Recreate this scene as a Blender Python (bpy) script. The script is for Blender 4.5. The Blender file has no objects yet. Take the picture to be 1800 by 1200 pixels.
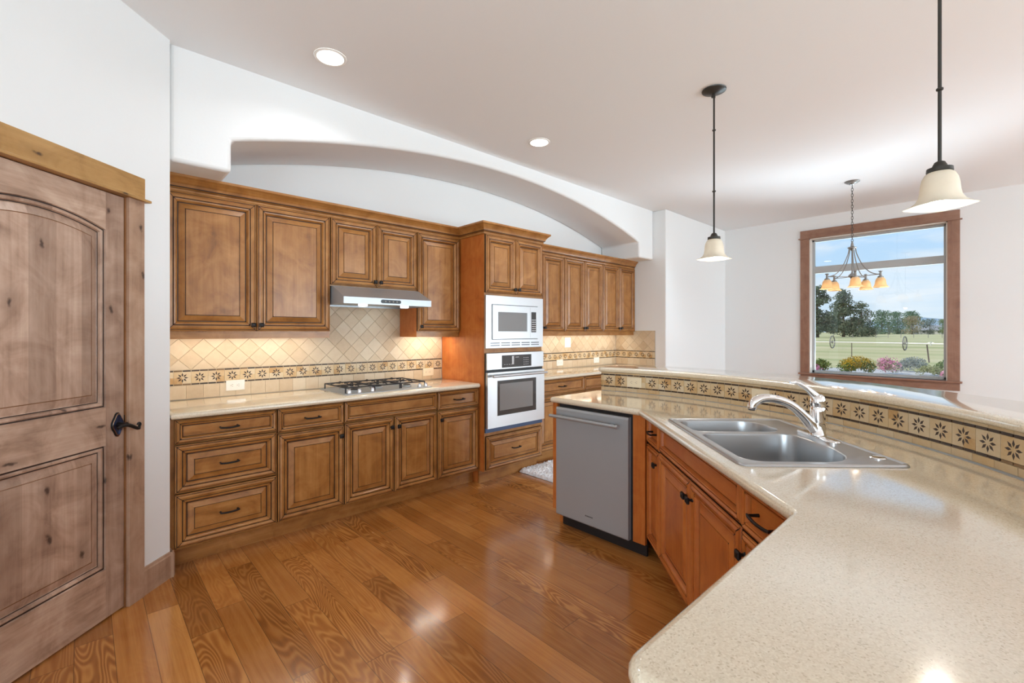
import bpy, math, random
from mathutils import Vector
random.seed(7)
SC = bpy.context.scene
COL = SC.collection
PI = math.pi

# ------------------------------------------------------------------ camera, world, sun, added daylight lamps, exposure
F_PX, HOR, EYE, YAW = 803.0, 583.0, 1.38, math.radians(46.86)
cam = bpy.data.cameras.new('camera')
cam.sensor_width = 36.0
cam.lens = F_PX / 1800.0 * 36.0
cam.shift_y = -(600.0 - HOR) / 1800.0
cam.clip_start, cam.clip_end = 0.03, 9000
camo = bpy.data.objects.new('camera', cam)
COL.objects.link(camo)
camo.location = (0, 0, EYE)
camo.rotation_euler = (PI / 2, 0, YAW - PI / 2)
SC.camera = camo

SC.view_settings.view_transform = 'Standard'
SC.view_settings.look = 'None'
SC.view_settings.gamma = 1.0
SC.view_settings.use_curve_mapping = False
SC.view_settings.exposure = 0.22
SC.cycles.use_denoising = True
SC.cycles.sample_clamp_indirect = 6.0
SC.cycles.max_bounces = 10
SC.cycles.diffuse_bounces = 6
SC.cycles.transparent_max_bounces = 12
SC.cycles.caustics_reflective = False
SC.cycles.caustics_refractive = False


class NT:
    """small node-tree helper"""
    def __init__(self, nt):
        self.nt = nt
    def n(self, typ, ins=None, **props):
        nd = self.nt.nodes.new(typ)
        for k, v in props.items():
            setattr(nd, k, v)
        for k, v in (ins or {}).items():
            s = nd.inputs[k]
            if isinstance(v, bpy.types.NodeSocket):
                self.nt.links.new(v, s)
            else:
                s.default_value = v
        return nd
    def math(self, op, a, b=0.0, c=0.0):
        return self.n('ShaderNodeMath', {0: a, 1: b, 2: c}, operation=op).outputs[0]
    def mix(self, f, a, b, blend='MIX'):
        nd = self.n('ShaderNodeMix', None, data_type='RGBA', blend_type=blend)
        for idx, v in ((0, f), (6, a), (7, b)):
            s = nd.inputs[idx]
            if isinstance(v, bpy.types.NodeSocket):
                self.nt.links.new(v, s)
            else:
                s.default_value = v
        return nd.outputs[2]
    def ramp(self, f, stops, interp='LINEAR'):
        nd = self.n('ShaderNodeValToRGB', {0: f})
        cr = nd.color_ramp
        cr.interpolation = interp
        while len(cr.elements) < len(stops):
            cr.elements.new(0.5)
        for e, (p, c) in zip(cr.elements, stops):
            e.position = p
            e.color = c if len(c) == 4 else (*c, 1)
        return nd.outputs[0]
    def noise(self, vec, scale, detail=3, rough=0.5, dist=0.0):
        return self.n('ShaderNodeTexNoise', {'Vector': vec, 'Scale': scale, 'Detail': detail, 'Roughness': rough, 'Distortion': dist}).outputs[0]
    def vmul(self, v, s):
        return self.n('ShaderNodeVectorMath', {0: v, 1: s}, operation='MULTIPLY').outputs[0]
    def vadd(self, v, s):
        return self.n('ShaderNodeVectorMath', {0: v, 1: s}, operation='ADD').outputs[0]
    def link(self, a, b):
        self.nt.links.new(a, b)


def c4(c):
    return (c[0], c[1], c[2], 1.0)


# sky: blue with soft streaks of cloud, paler towards the horizon
W = bpy.data.worlds.new('sky')
SC.world = W
W.use_nodes = True
g = NT(W.node_tree)
for nd in list(W.node_tree.nodes):
    W.node_tree.nodes.remove(nd)
dirv = g.n('ShaderNodeTexCoord').outputs['Generated']
sep = g.n('ShaderNodeSeparateXYZ', {0: dirv})
elev = sep.outputs[2]
skyc = g.ramp(elev, [(0.0, (0.70, 0.82, 0.92)), (0.10, (0.53, 0.75, 0.98)), (0.30, (0.32, 0.58, 0.95)), (1.0, (0.15, 0.34, 0.75))])
cv = g.vmul(dirv, (3.0, 3.0, 13.0))
cl = g.noise(cv, 1.7, 6, 0.55, 0.6)
clm = g.ramp(cl, [(0.44, (0, 0, 0)), (0.72, (1, 1, 1))])
clf = g.math('MULTIPLY', clm, 0.8)
skyc = g.mix(clf, skyc, (0.90, 0.93, 0.97, 1))
bg = g.n('ShaderNodeBackground', {'Color': skyc, 'Strength': 0.92})
wo = g.n('ShaderNodeOutputWorld', {'Surface': bg.outputs[0]})

sun = bpy.data.lights.new('sun', 'SUN')
sun.energy = 3.0
sun.angle = 0.01
sun.color = (1.0, 0.95, 0.86)
suno = bpy.data.objects.new('sun', sun)
COL.objects.link(suno)
suno.rotation_euler = Vector((0.60, -0.42, -0.68)).to_track_quat('-Z', 'Y').to_euler()


def area(name, loc, direction, sx, sy, power, color=(1, 1, 1), spread=PI):
    l = bpy.data.lights.new(name, 'AREA')
    l.shape = 'RECTANGLE'
    l.size, l.size_y = sx, sy
    l.energy = power
    l.color = color
    l.spread = spread
    o = bpy.data.objects.new(name, l)
    COL.objects.link(o)
    o.location = loc
    o.rotation_euler = Vector(direction).to_track_quat('-Z', 'Y').to_euler()
    return o


DAY = (0.76, 0.90, 1.0)
# area lamps added at the unseen windows, standing in for daylight
area('day_fill_south', (-2.0, -6.35, 1.45), (0, 1, 0.25), 2.8, 2.3, 80, DAY)
area('day_fill_south_east', (4.7, -6.35, 1.45), (-0.1, 1, 0.25), 3.4, 2.3, 245, DAY)
area('day_fill_east', (7.55, -4.6, 1.3), (-1, 0.35, 0.5), 3.0, 2.3, 230, DAY)
area('day_fill_west', (-3.85, -1.6, 1.45), (1, 0.1, 0.25), 3.0, 2.2, 130, DAY)
# unseen area lamps added low outside, in place of light bounced off the ground
area('bounce_fill_dining', (9.0, 1.15, -0.05), (-0.75, 0, 0.80), 3.0, 1.6, 660, (0.72, 0.88, 1.0))
area('bounce_fill_east', (8.75, -4.6, -0.1), (-0.70, 0.1, 0.85), 3.6, 1.6, 560, (0.72, 0.88, 1.0))
area('bounce_fill_west', (-5.2, -1.6, -0.1), (0.70, 0, 0.85), 3.6, 1.6, 250, (0.80, 0.92, 1.0))

# ------------------------------------------------------------------ materials
MATS = {}


def newmat(name):
    m = bpy.data.materials.new(name)
    m.use_nodes = True
    nt = m.node_tree
    for nd in list(nt.nodes):
        nt.nodes.remove(nd)
    g = NT(nt)
    MATS[name] = m
    return m, g


def finish(g, bsdf):
    g.n('ShaderNodeOutputMaterial', {'Surface': bsdf.outputs[0]})


def pbsdf(g, color, rough, metal=0.0, extra=None):
    ins = {'Base Color': color if isinstance(color, bpy.types.NodeSocket) else c4(color), 'Roughness': rough, 'Metallic': metal}
    ins.update(extra or {})
    return g.n('ShaderNodeBsdfPrincipled', ins)


def plain(name, color, rough, metal=0.0, extra=None):
    m, g = newmat(name)
    finish(g, pbsdf(g, color, rough, metal, extra))
    return m


def emit(name, color, strength):
    m, g = newmat(name)
    e = g.n('ShaderNodeEmission', {'Color': c4(color), 'Strength': strength})
    finish(g, e)
    return m


def bump(g, h, strength, dist=0.01):
    return g.n('ShaderNodeBump', {'Height': h, 'Strength': strength, 'Distance': dist}).outputs[0]


def objcoord(g, jitter=True):
    co = g.n('ShaderNodeTexCoord').outputs['Object']
    if jitter:
        r = g.n('ShaderNodeObjectInfo').outputs['Random']
        off = g.n('ShaderNodeCombineXYZ', {0: g.math('MULTIPLY', r, 37.0), 1: g.math('MULTIPLY', r, 19.0), 2: g.math('MULTIPLY', r, 53.0)}).outputs[0]
        co = g.vadd(co, off)
    return co


def wood(name, dark, mid, light, axis='z', rough=0.38, knots=False, staves=False, coat=0.25, contrast=1.0, bw=0.66):
    m, g = newmat(name)
    co = objcoord(g)
    along, across = 1.0, 11.0
    sc = {'x': (along, across, across), 'y': (across, along, across), 'z': (across, across, along)}[axis]
    v = g.vmul(co, sc)
    n1 = g.noise(v, 1.3, 5, 0.6, 0.9)
    fine = g.noise(g.vmul(v, (6.0, 6.0, 6.0) if axis is None else tuple(7.0 if s > 2 else 2.5 for s in sc)), 1.0, 3, 0.6)
    blot = g.noise(co, 5.5, 4, 0.6, 1.2)
    a = g.math('ADD', g.math('MULTIPLY', n1, 0.46 * contrast), g.math('MULTIPLY', blot, bw))
    a = g.math('ADD', a, g.math('MULTIPLY', fine, 0.22))
    col = g.ramp(a, [(0.40, dark), (0.62, mid), (0.86, light)])
    if staves:
        s3 = g.n('ShaderNodeSeparateXYZ', {0: co})
        st = g.math('FLOOR', g.math('MULTIPLY', s3.outputs[0 if axis == 'z' else 2], 9.0))
        wn = g.n('ShaderNodeTexWhiteNoise', {'W': st}, noise_dimensions='1D').outputs[0]
        col = g.mix(0.75, col, g.ramp(wn, [(0.0, (0.62, 0.58, 0.57)), (1.0, (1.16, 1.16, 1.18))]), 'MULTIPLY')
    if knots:
        s4 = g.n('ShaderNodeSeparateXYZ', {0: co})
        hx = g.math('ADD', s4.outputs[0], s4.outputs[1])
        ks = (5.2, 2.7) if axis == 'z' else (2.4, 6.5)
        wob = g.noise(co, 16.0, 3, 0.6)
        kv = g.n('ShaderNodeCombineXYZ', {0: g.math('ADD', g.math('MULTIPLY', hx, ks[0]), g.math('MULTIPLY', wob, 0.22)), 1: g.math('ADD', g.math('MULTIPLY', s4.outputs[2], ks[1]), g.math('MULTIPLY', wob, 0.15))}).outputs[0]
        vo = g.n('ShaderNodeTexVoronoi', {'Vector': kv, 'Scale': 1.0, 'Randomness': 1.0}, voronoi_dimensions='2D')
        d = vo.outputs['Distance']
        keep = g.math('GREATER_THAN', g.n('ShaderNodeSeparateColor', {0: vo.outputs['Color']}).outputs[0], 0.42)
        halo = g.math('MULTIPLY', g.ramp(d, [(0.04, (1, 1, 1)), (0.24, (0, 0, 0))]), keep)
        core = g.math('MULTIPLY', g.ramp(d, [(0.02, (1, 1, 1)), (0.060, (0, 0, 0))]), keep)
        col = g.mix(g.math('MULTIPLY', halo, 0.5), col, c4(dark))
        col = g.mix(g.math('MULTIPLY', core, 0.85), col, (0.035, 0.018, 0.012, 1))
    b = pbsdf(g, col, rough, 0, {'Coat Weight': coat, 'Coat Roughness': 0.22, 'Specular IOR Level': 0.35, 'Normal': bump(g, fine, 0.06, 0.004)})
    finish(g, b)
    return m


GOLD = ((0.148, 0.054, 0.011), (0.318, 0.129, 0.029), (0.45, 0.210, 0.062))
wood('cab_v', *GOLD, axis='z', coat=0.35, rough=0.42)
wood('cab_h', *GOLD, axis='x', coat=0.35, rough=0.42)
RED_LIT = ((0.28, 0.070, 0.014), (0.44, 0.120, 0.022), (0.54, 0.18, 0.040))  # same cabinet stain as GOLD, reddened so the colour carries warm light
wood('red_lit_v', *RED_LIT, axis='z')
wood('red_lit_h', *RED_LIT, axis='x')
KN = ((0.19, 0.105, 0.068), (0.42, 0.275, 0.195), (0.60, 0.43, 0.325))
wood('knotty_v', *KN, axis='z', knots=True, staves=True, rough=0.42, coat=0.15)
wood('knotty_h', *KN, axis='x', knots=True, rough=0.42, coat=0.15)
wood('jamb_wood', (0.13, 0.05, 0.018), (0.22, 0.09, 0.03), (0.30, 0.13, 0.05), axis='z')
CW = ((0.22, 0.125, 0.080), (0.38, 0.235, 0.155), (0.48, 0.325, 0.23))
wood('casing_v', *CW, axis='z', knots=True, rough=0.45, coat=0.1)
wood('casing_h', (0.24, 0.12, 0.035), (0.40, 0.215, 0.07), (0.50, 0.29, 0.11), axis='x', knots=True, rough=0.45, coat=0.1)
WW = ((0.18, 0.088, 0.058), (0.27, 0.140, 0.092), (0.34, 0.19, 0.13))
wood('win_v', *WW, axis='z', rough=0.45, coat=0.1)
wood('win_h', *WW, axis='y', rough=0.45, coat=0.1)
plain('glaze', (0.022, 0.010, 0.006), 0.55)
plain('bronze', (0.016, 0.014, 0.014), 0.38, 0.6)
plain('bronze_blue', (0.035, 0.05, 0.11), 0.34, 0.75)
plain('bronze_edge', (0.22, 0.13, 0.08), 0.3, 0.9)
plain('fixture', (0.05, 0.048, 0.043), 0.42, 0.55)
plain('chand_metal', (0.26, 0.25, 0.235), 0.4, 0.6)
plain('chrome', (0.86, 0.87, 0.88), 0.07, 1.0)
plain('black_plastic', (0.012, 0.012, 0.014), 0.4)
plain('black_glass', (0.02, 0.02, 0.022), 0.08, 0, {'Coat Weight': 0.6})
plain('oven_glass', (0.19, 0.19, 0.19), 0.1, 0.0, {'Coat Weight': 1.0, 'Coat Roughness': 0.03})
plain('oven_trim', (0.05, 0.075, 0.14), 0.35, 0.5)
plain('iron', (0.018, 0.018, 0.022), 0.45, 0.2)
plain('white_plastic', (0.82, 0.80, 0.76), 0.35)
plain('ivory_plastic', (0.78, 0.68, 0.50), 0.35)
plain('socket_dark', (0.20, 0.17, 0.14), 0.5)
plain('vinyl', (0.42, 0.43, 0.43), 0.5)
plain('jamb_paint', (0.80, 0.76, 0.70), 0.5)
plain('label_dark', (0.05, 0.05, 0.05), 0.5)
plain('key_light', (0.55, 0.55, 0.55), 0.5)
plain('white_knob', (0.75, 0.75, 0.77), 0.2, 0.7)


def paint(name, color):
    m, g = newmat(name)
    co = objcoord(g, False)
    n = g.noise(co, 55.0, 3, 0.6)
    finish(g, pbsdf(g, color, 0.85, 0, {'Normal': bump(g, n, 0.10, 0.004), 'Specular IOR Level': 0.25}))


paint('wall_paint', (0.80, 0.81, 0.81))
paint('ceiling_paint', (0.85, 0.865, 0.875))


def stainless(name, col, rough, axis, metal=0.85):
    m, g = newmat(name)
    co = objcoord(g)
    sc = {'z': (420.0, 420.0, 1.5), 'x': (1.5, 420.0, 420.0)}[axis]
    n = g.noise(g.vmul(co, sc), 1.0, 2, 0.5)
    r = g.math('ADD', g.math('MULTIPLY', n, 0.06), rough - 0.03)
    finish(g, pbsdf(g, col, r, metal, {'Anisotropic': 0.4}))


stainless('steel_v', (0.40, 0.435, 0.465), 0.33, 'z', 0.42)
stainless('steel_h', (0.40, 0.42, 0.44), 0.40, 'x', 0.6)
stainless('steel_bright', (0.60, 0.61, 0.625), 0.30, 'x')
plain('steel_sink', (0.46, 0.47, 0.48), 0.30, 0.88)


def quartz(name):
    m, g = newmat(name)
    co = objcoord(g, False)
    v1 = g.n('ShaderNodeTexVoronoi', {'Vector': co, 'Scale': 330.0}).outputs['Color']
    k1 = g.n('ShaderNodeSeparateColor', {0: v1}).outputs[0]
    n2 = g.noise(co, 150.0, 3, 0.6)
    n3 = g.noise(co, 6.0, 2, 0.5)
    col = g.ramp(k1, [(0.0, (0.52, 0.435, 0.31)), (0.10, (0.66, 0.565, 0.42)), (0.5, (0.72, 0.63, 0.48)), (1.0, (0.78, 0.70, 0.55))])
    dots = g.ramp(n2, [(0.66, (0, 0, 0)), (0.72, (1, 1, 1))])
    col = g.mix(g.math('MULTIPLY', dots, 0.30), col, (0.40, 0.31, 0.20, 1))
    col = g.mix(g.math('MULTIPLY', n3, 0.22), col, (0.76, 0.66, 0.49, 1))
    finish(g, pbsdf(g, col, 0.14, 0, {'Specular IOR Level': 0.8, 'Coat Weight': 1.0, 'Coat Roughness': 0.07, 'Coat IOR': 1.6}))


quartz('quartz')


def tinted(name, stops, rough, nscale=30.0, namp=0.25, attr='tint', extra=None):
    """colour picked by the per-piece 'tint' value, with a little mottling"""
    m, g = newmat(name)
    t = g.n('ShaderNodeAttribute', None, attribute_name=attr).outputs['Fac']
    co = objcoord(g, False)
    n = g.noise(co, nscale, 4, 0.6)
    f = g.math('ADD', t, g.math('MULTIPLY', g.math('SUBTRACT', n, 0.5), namp * 2))
    col = g.ramp(f, stops)
    ex = {'Normal': bump(g, n, 0.12, 0.004)}
    ex.update(extra or {})
    finish(g, pbsdf(g, col, rough, 0, ex))


tinted('travertine', [(0.0, (0.47, 0.34, 0.215)), (0.5, (0.58, 0.455, 0.31)), (1.0, (0.66, 0.56, 0.42))], 0.5)
tinted('star_tile', [(0.0, (0.48, 0.28, 0.11)), (0.35, (0.58, 0.41, 0.22)), (1.0, (0.63, 0.52, 0.36))], 0.45, 45.0, 0.35)
tinted('dark_tile', [(0.0, (0.035, 0.02, 0.014)), (0.8, (0.075, 0.042, 0.024)), (1.0, (0.22, 0.13, 0.06))], 0.4)
plain('petal', (0.04, 0.022, 0.016), 0.4)
plain('grout', (0.52, 0.42, 0.30), 0.85)


def floor_mat():
    m, g = newmat('plank_floor')
    co = g.n('ShaderNodeTexCoord').outputs['Object']
    s = g.n('ShaderNodeSeparateXYZ', {0: co})
    x, y = s.outputs[0], s.outputs[1]
    px = g.math('DIVIDE', g.math('ADD', x, -0.097 + 12.7), 0.127)
    pi = g.math('FLOOR', px)
    pf = g.math('SUBTRACT', px, pi)
    r1 = g.n('ShaderNodeTexWhiteNoise', {'W': pi}, noise_dimensions='1D').outputs[0]
    py = g.math('DIVIDE', g.math('ADD', y, g.math('ADD', g.math('MULTIPLY', r1, 7.0), 30.0)), 1.15)
    bi = g.math('FLOOR', py)
    bf = g.math('SUBTRACT', py, bi)
    bid = g.n('ShaderNodeCombineXYZ', {0: pi, 1: bi, 2: 0.0}).outputs[0]
    wn = g.n('ShaderNodeTexWhiteNoise', {'Vector': bid}, noise_dimensions='3D')
    r2 = wn.outputs[0]
    rc = wn.outputs[1]
    gv = g.vadd(g.vmul(co, (1.0, 1.0, 1.0)), g.vmul(rc, (19.0, 23.0, 0.0)))
    # cathedral figure: contour bands of a stretched noise
    low = g.noise(g.vmul(gv, (7.0, 1.1, 1.0)), 1.0, 2, 0.40, 0.35)
    bands = g.math('SINE', g.math('MULTIPLY', low, 165.0))
    bands = g.math('ADD', g.math('MULTIPLY', bands, 0.5), 0.5)
    bands = g.math('POWER', bands, 1.6)
    straight = g.noise(g.vmul(gv, (60.0, 1.6, 1.0)), 1.0, 4, 0.65)
    fig = g.ramp(g.n('ShaderNodeSeparateColor', {0: rc}).outputs[1], [(0.30, (0.06, 0.06, 0.06)), (0.80, (0.74, 0.74, 0.74))])
    h = g.math('ADD', g.math('MULTIPLY', bands, fig), g.math('MULTIPLY', straight, g.math('SUBTRACT', 1.15, fig)))
    blot = g.noise(gv, 3.0, 3, 0.5)
    h = g.math('ADD', g.math('MULTIPLY', h, 0.62), g.math('MULTIPLY', blot, 0.42))
    col = g.ramp(h, [(0.14, (0.185, 0.058, 0.011)), (0.46, (0.40, 0.148, 0.032)), (0.80, (0.56, 0.245, 0.060))])
    tone = g.ramp(r2, [(0.0, (0.74, 0.71, 0.68)), (0.5, (0.95, 0.93, 0.90)), (0.92, (1.10, 1.10, 1.10)), (1.0, (1.35, 1.5, 1.65))])
    col = g.mix(1.0, col, tone, 'MULTIPLY')
    ex = g.math('MINIMUM', pf, g.math('SUBTRACT', 1.0, pf))
    ey = g.math('MINIMUM', bf, g.math('SUBTRACT', 1.0, bf))
    sx_ = g.math('LESS_THAN', ex, 0.010)
    sy_ = g.math('LESS_THAN', ey, 0.0013)
    seam = g.math('MAXIMUM', sx_, sy_)
    col = g.mix(g.math('MULTIPLY', seam, 0.65), col, (0.05, 0.02, 0.008, 1))
    wavy = g.noise(g.vmul(gv, (9.0, 2.2, 1.0)), 1.0, 2, 0.5)
    hh = g.math('ADD', g.math('MULTIPLY', h, 0.35), g.math('SUBTRACT', g.math('MULTIPLY', wavy, 1.2), g.math('MULTIPLY', seam, 0.7)))
    rough = g.math('ADD', 0.17, g.math('MULTIPLY', h, 0.12))
    finish(g, pbsdf(g, col, rough, 0, {'Normal': bump(g, hh, 0.16, 0.006), 'Coat Weight': 0.6, 'Coat Roughness': 0.12}))


floor_mat()

# window glass: clear with fresnel reflections
m, g = newmat('pane_glass')
fr = g.n('ShaderNodeFresnel', {'IOR': 1.45}).outputs[0]
tr = g.n('ShaderNodeBsdfTransparent', {'Color': (0.98, 0.99, 0.985, 1)})
gl = g.n('ShaderNodeBsdfGlossy', {'Color': (1, 1, 1, 1), 'Roughness': 0.0})
mx = g.n('ShaderNodeMixShader', {0: fr, 1: tr.outputs[0], 2: gl.outputs[0]})
finish(g, mx)


def shade_mat(name, col, trans):
    m, g = newmat(name)
    co = objcoord(g)
    n = g.noise(co, 14.0, 3, 0.6)
    cc = g.mix(n, c4(col), c4(tuple(min(1, c * 1.12) for c in col)))
    d = g.n('ShaderNodeBsdfDiffuse', {'Color': cc})
    t = g.n('ShaderNodeBsdfTranslucent', {'Color': cc})
    mx = g.n('ShaderNodeMixShader', {0: trans, 1: d.outputs[0], 2: t.outputs[0]})
    gl = g.n('ShaderNodeBsdfGlossy', {'Color': (1, 1, 1, 1), 'Roughness': 0.2})
    mx2 = g.n('ShaderNodeMixShader', {0: 0.06, 1: mx.outputs[0], 2: gl.outputs[0]})
    finish(g, mx2)


shade_mat('alabaster', (0.68, 0.63, 0.53), 0.14)
shade_mat('amber_glass', (0.80, 0.60, 0.34), 0.40)
emit('bulb', (1.0, 0.95, 0.86), 14.0)
emit('can_lens', (1.0, 0.98, 0.94), 9.0)
emit('hood_lens', (1.0, 0.98, 0.96), 6.0)
emit('strip_lens', (1.0, 0.80, 0.50), 3.0)


def rug_mat():
    m, g = newmat('rug_pile')
    co = objcoord(g, False)
    n = g.noise(co, 90.0, 3, 0.7)
    col = g.ramp(n, [(0.3, (0.74, 0.75, 0.78)), (0.7, (0.90, 0.91, 0.93))])
    finish(g, pbsdf(g, col, 0.95))


rug_mat()


def noisy(name, stops, scale, rough=0.9, vec=(1, 1, 1)):
    m, g = newmat(name)
    co = objcoord(g, False)
    n = g.noise(g.vmul(co, vec), scale, 5, 0.62)
    finish(g, pbsdf(g, g.ramp(n, stops), rough))


noisy('field', [(0.34, (0.27, 0.31, 0.10)), (0.50, (0.47, 0.43, 0.20)), (0.66, (0.62, 0.53, 0.31))], 0.35, vec=(0.30, 0.03, 1))
noisy('gravel', [(0.3, (0.34, 0.32, 0.30)), (0.7, (0.68, 0.66, 0.63))], 9.0)
noisy('bark', [(0.3, (0.05, 0.035, 0.025)), (0.7, (0.13, 0.095, 0.07))], 3.0)
noisy('hill', [(0.3, (0.20, 0.29, 0.36)), (0.7, (0.27, 0.36, 0.42))], 0.004)  # distance haze is mixed into this blue
plain('far_post', (0.24, 0.22, 0.19), 0.8)
plain('post_steel', (0.09, 0.06, 0.05), 0.7)
plain('pipe_metal', (0.62, 0.60, 0.55), 0.4, 0.4)
plain('wheel_metal', (0.16, 0.15, 0.14), 0.55, 0.4)
plain('house_wall', (0.50, 0.49, 0.46), 0.8)
plain('house_roof', (0.28, 0.29, 0.31), 0.8)


def leafmat(name, a, b):
    m, g = newmat(name)
    t = g.n('ShaderNodeAttribute', None, attribute_name='tint').outputs['Fac']
    col = g.ramp(t, [(0.0, a), (1.0, b)])
    d = g.n('ShaderNodeBsdfDiffuse', {'Color': col})
    tl = g.n('ShaderNodeBsdfTranslucent', {'Color': col})
    mx = g.n('ShaderNodeMixShader', {0: 0.3, 1: d.outputs[0], 2: tl.outputs[0]})
    finish(g, mx)


leafmat('leaf_pine', (0.05, 0.085, 0.055), (0.25, 0.30, 0.20))
leafmat('leaf_dec', (0.05, 0.13, 0.07), (0.16, 0.27, 0.13))
leafmat('leaf_light', (0.10, 0.19, 0.05), (0.30, 0.34, 0.13))
leafmat('leaf_rust', (0.15, 0.19, 0.06), (0.50, 0.36, 0.24))
leafmat('leaf_shrub', (0.06, 0.11, 0.03), (0.24, 0.28, 0.08))
leafmat('bloom_yellow', (0.45, 0.26, 0.02), (0.66, 0.44, 0.06))
leafmat('bloom_pink', (0.62, 0.16, 0.30), (0.85, 0.50, 0.60))
leafmat('leaf_lav', (0.20, 0.24, 0.19), (0.40, 0.41, 0.42))
leafmat('leaf_sage', (0.22, 0.25, 0.10), (0.42, 0.42, 0.22))
leafmat('leaf_rose', (0.14, 0.16, 0.08), (0.34, 0.30, 0.18))


# ------------------------------------------------------------------ mesh builder
class MB:
    def __init__(self):
        self.v, self.f, self.m, self.t = [], [], [], []
        self.mats = []
    def mi(self, mat):
        if mat not in self.mats:
            self.mats.append(mat)
        return self.mats.index(mat)
    def add(self, verts, faces, mat, tint=0.5):
        o = len(self.v)
        self.v += [tuple(p) for p in verts]
        for i, f in enumerate(faces):
            self.f.append(tuple(o + k for k in f))
            self.m.append(self.mi(mat if isinstance(mat, str) else mat[i]))
            self.t.append(tint)
        return self
    def box(self, a, b, mat, sides=None):
        """sides: optional {'x','y','z','-y'...: mat}"""
        (x0, y0, z0), (x1, y1, z1) = a, b
        v = [(x0, y0, z0), (x1, y0, z0), (x1, y1, z0), (x0, y1, z0), (x0, y0, z1), (x1, y0, z1), (x1, y1, z1), (x0, y1, z1)]
        f = [(0, 3, 2, 1), (4, 5, 6, 7), (0, 1, 5, 4), (2, 3, 7, 6), (0, 4, 7, 3), (1, 2, 6, 5)]
        names = ['-z', '+z', '-y', '+y', '-x', '+x']
        ms = [(sides or {}).get(n, mat) for n in names]
        return self.add(v, f, ms)
    def rings(self, rings, mat, cap0=True, cap1=True, closed=True):
        """loft a list of vertex loops; mat may be a list per segment"""
        o = len(self.v)
        n = len(rings[0])
        for r in rings:
            self.v += [tuple(p) for p in r]
        for i in range(len(rings) - 1):
            mm = mat if isinstance(mat, str) else mat[i]
            for j in range(n if closed else n - 1):
                k = (j + 1) % n
                self.f.append((o + i * n + j, o + i * n + k, o + (i + 1) * n + k, o + (i + 1) * n + j))
                self.m.append(self.mi(mm))
                self.t.append(0.5)
        m0 = mat if isinstance(mat, str) else mat[0]
        m1 = mat if isinstance(mat, str) else mat[-1]
        if cap0:
            self.f.append(tuple(o + j for j in reversed(range(n)))); self.m.append(self.mi(m0)); self.t.append(0.5)
        if cap1:
            q = o + (len(rings) - 1) * n
            self.f.append(tuple(q + j for j in range(n))); self.m.append(self.mi(m1)); self.t.append(0.5)
        return self
    def lathe(self, c, prof, mat, n=24, cap0=True, cap1=True, axis='z', shape=None):
        rings = []
        for r, h in prof:
            ring = []
            for j in range(n):
                a = 2 * PI * j / n
                s = shape(a, r, h) if shape else 1.0
                x, y = r * s * math.cos(a), r * s * math.sin(a)
                if axis == 'z':
                    ring.append((c[0] + x, c[1] + y, c[2] + h))
                elif axis == 'y':
                    ring.append((c[0] + x, c[1] + h, c[2] - y))
                else:
                    ring.append((c[0] + h, c[1] + x, c[2] + y))
            rings.append(ring)
        return self.rings(rings, mat, cap0, cap1)
    def tube(self, pts, rad, mat, n=10, cap=True):
        pts = [Vector(p) for p in pts]
        rings = []
        prev = None
        for i, p in enumerate(pts):
            a = pts[max(0, i - 1)]
            b = pts[min(len(pts) - 1, i + 1)]
            t = (b - a).normalized()
            if prev is None:
                up = Vector((0, 0, 1)) if abs(t.z) < 0.9 else Vector((1, 0, 0))
                u = t.cross(up).normalized()
            else:
                u = (prev - t * prev.dot(t)).normalized()
            w = t.cross(u)
            prev = u
            r = rad[i] if isinstance(rad, (list, tuple)) else rad
            rings.append([p + (u * math.cos(2 * PI * j / n) + w * math.sin(2 * PI * j / n)) * r for j in range(n)])
        return self.rings(rings, mat, cap, cap)
    def build(self, name, parent=None, smooth=None, bevel=None, loc=None, rot=None):
        me = bpy.data.meshes.new(name)
        me.from_pydata(self.v, [], self.f)
        for mname in self.mats:
            me.materials.append(MATS[mname])
        me.polygons.foreach_set('material_index', self.m)
        at = me.attributes.new('tint', 'FLOAT', 'FACE')
        at.data.foreach_set('value', self.t)
        me.update()
        if smooth is not None:
            me.polygons.foreach_set('use_smooth', [True] * len(me.polygons))
            me.set_sharp_from_angle(angle=math.radians(smooth))
        o = bpy.data.objects.new(name, me)
        COL.objects.link(o)
        if parent:
            o.parent = parent
        if loc:
            o.location = loc
        if rot:
            o.rotation_euler = (0, 0, rot)
        if bevel:
            bv = o.modifiers.new('bevel', 'BEVEL')
            bv.width, bv.segments, bv.limit_method, bv.angle_limit = bevel, 3, 'ANGLE', math.radians(50)
        return o


def thing(name, label, cat, loc=(0, 0, 0), rotz=0.0, group=None):
    o = bpy.data.objects.new(name, None)
    o.empty_display_size = 0.1
    COL.objects.link(o)
    o.location = loc
    o.rotation_euler = (0, 0, rotz)
    o['label'] = label
    o['category'] = cat
    if group:
        o['group'] = group
    return o


def tag(o, label, cat, group=None, kind=None):
    o['label'] = label
    o['category'] = cat
    if group:
        o['group'] = group
    if kind:
        o['kind'] = kind
    return o


def struct(o, label=None):
    o['kind'] = 'structure'
    if label:
        o['label'] = label
    return o


def offset_loop(pts, d):
    """inward offset of a CCW 2D loop"""
    n = len(pts)
    out = []
    for i in range(n):
        a, b, c = Vector(pts[i - 1]), Vector(pts[i]), Vector(pts[(i + 1) % n])
        e1, e2 = (b - a).normalized(), (c - b).normalized()
        n1, n2 = Vector((-e1.y, e1.x)), Vector((-e2.y, e2.x))
        k = 1.0 + n1.dot(n2)
        out.append(tuple(b + (n1 + n2) * (d / max(k, 0.3))))
    return out


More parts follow.
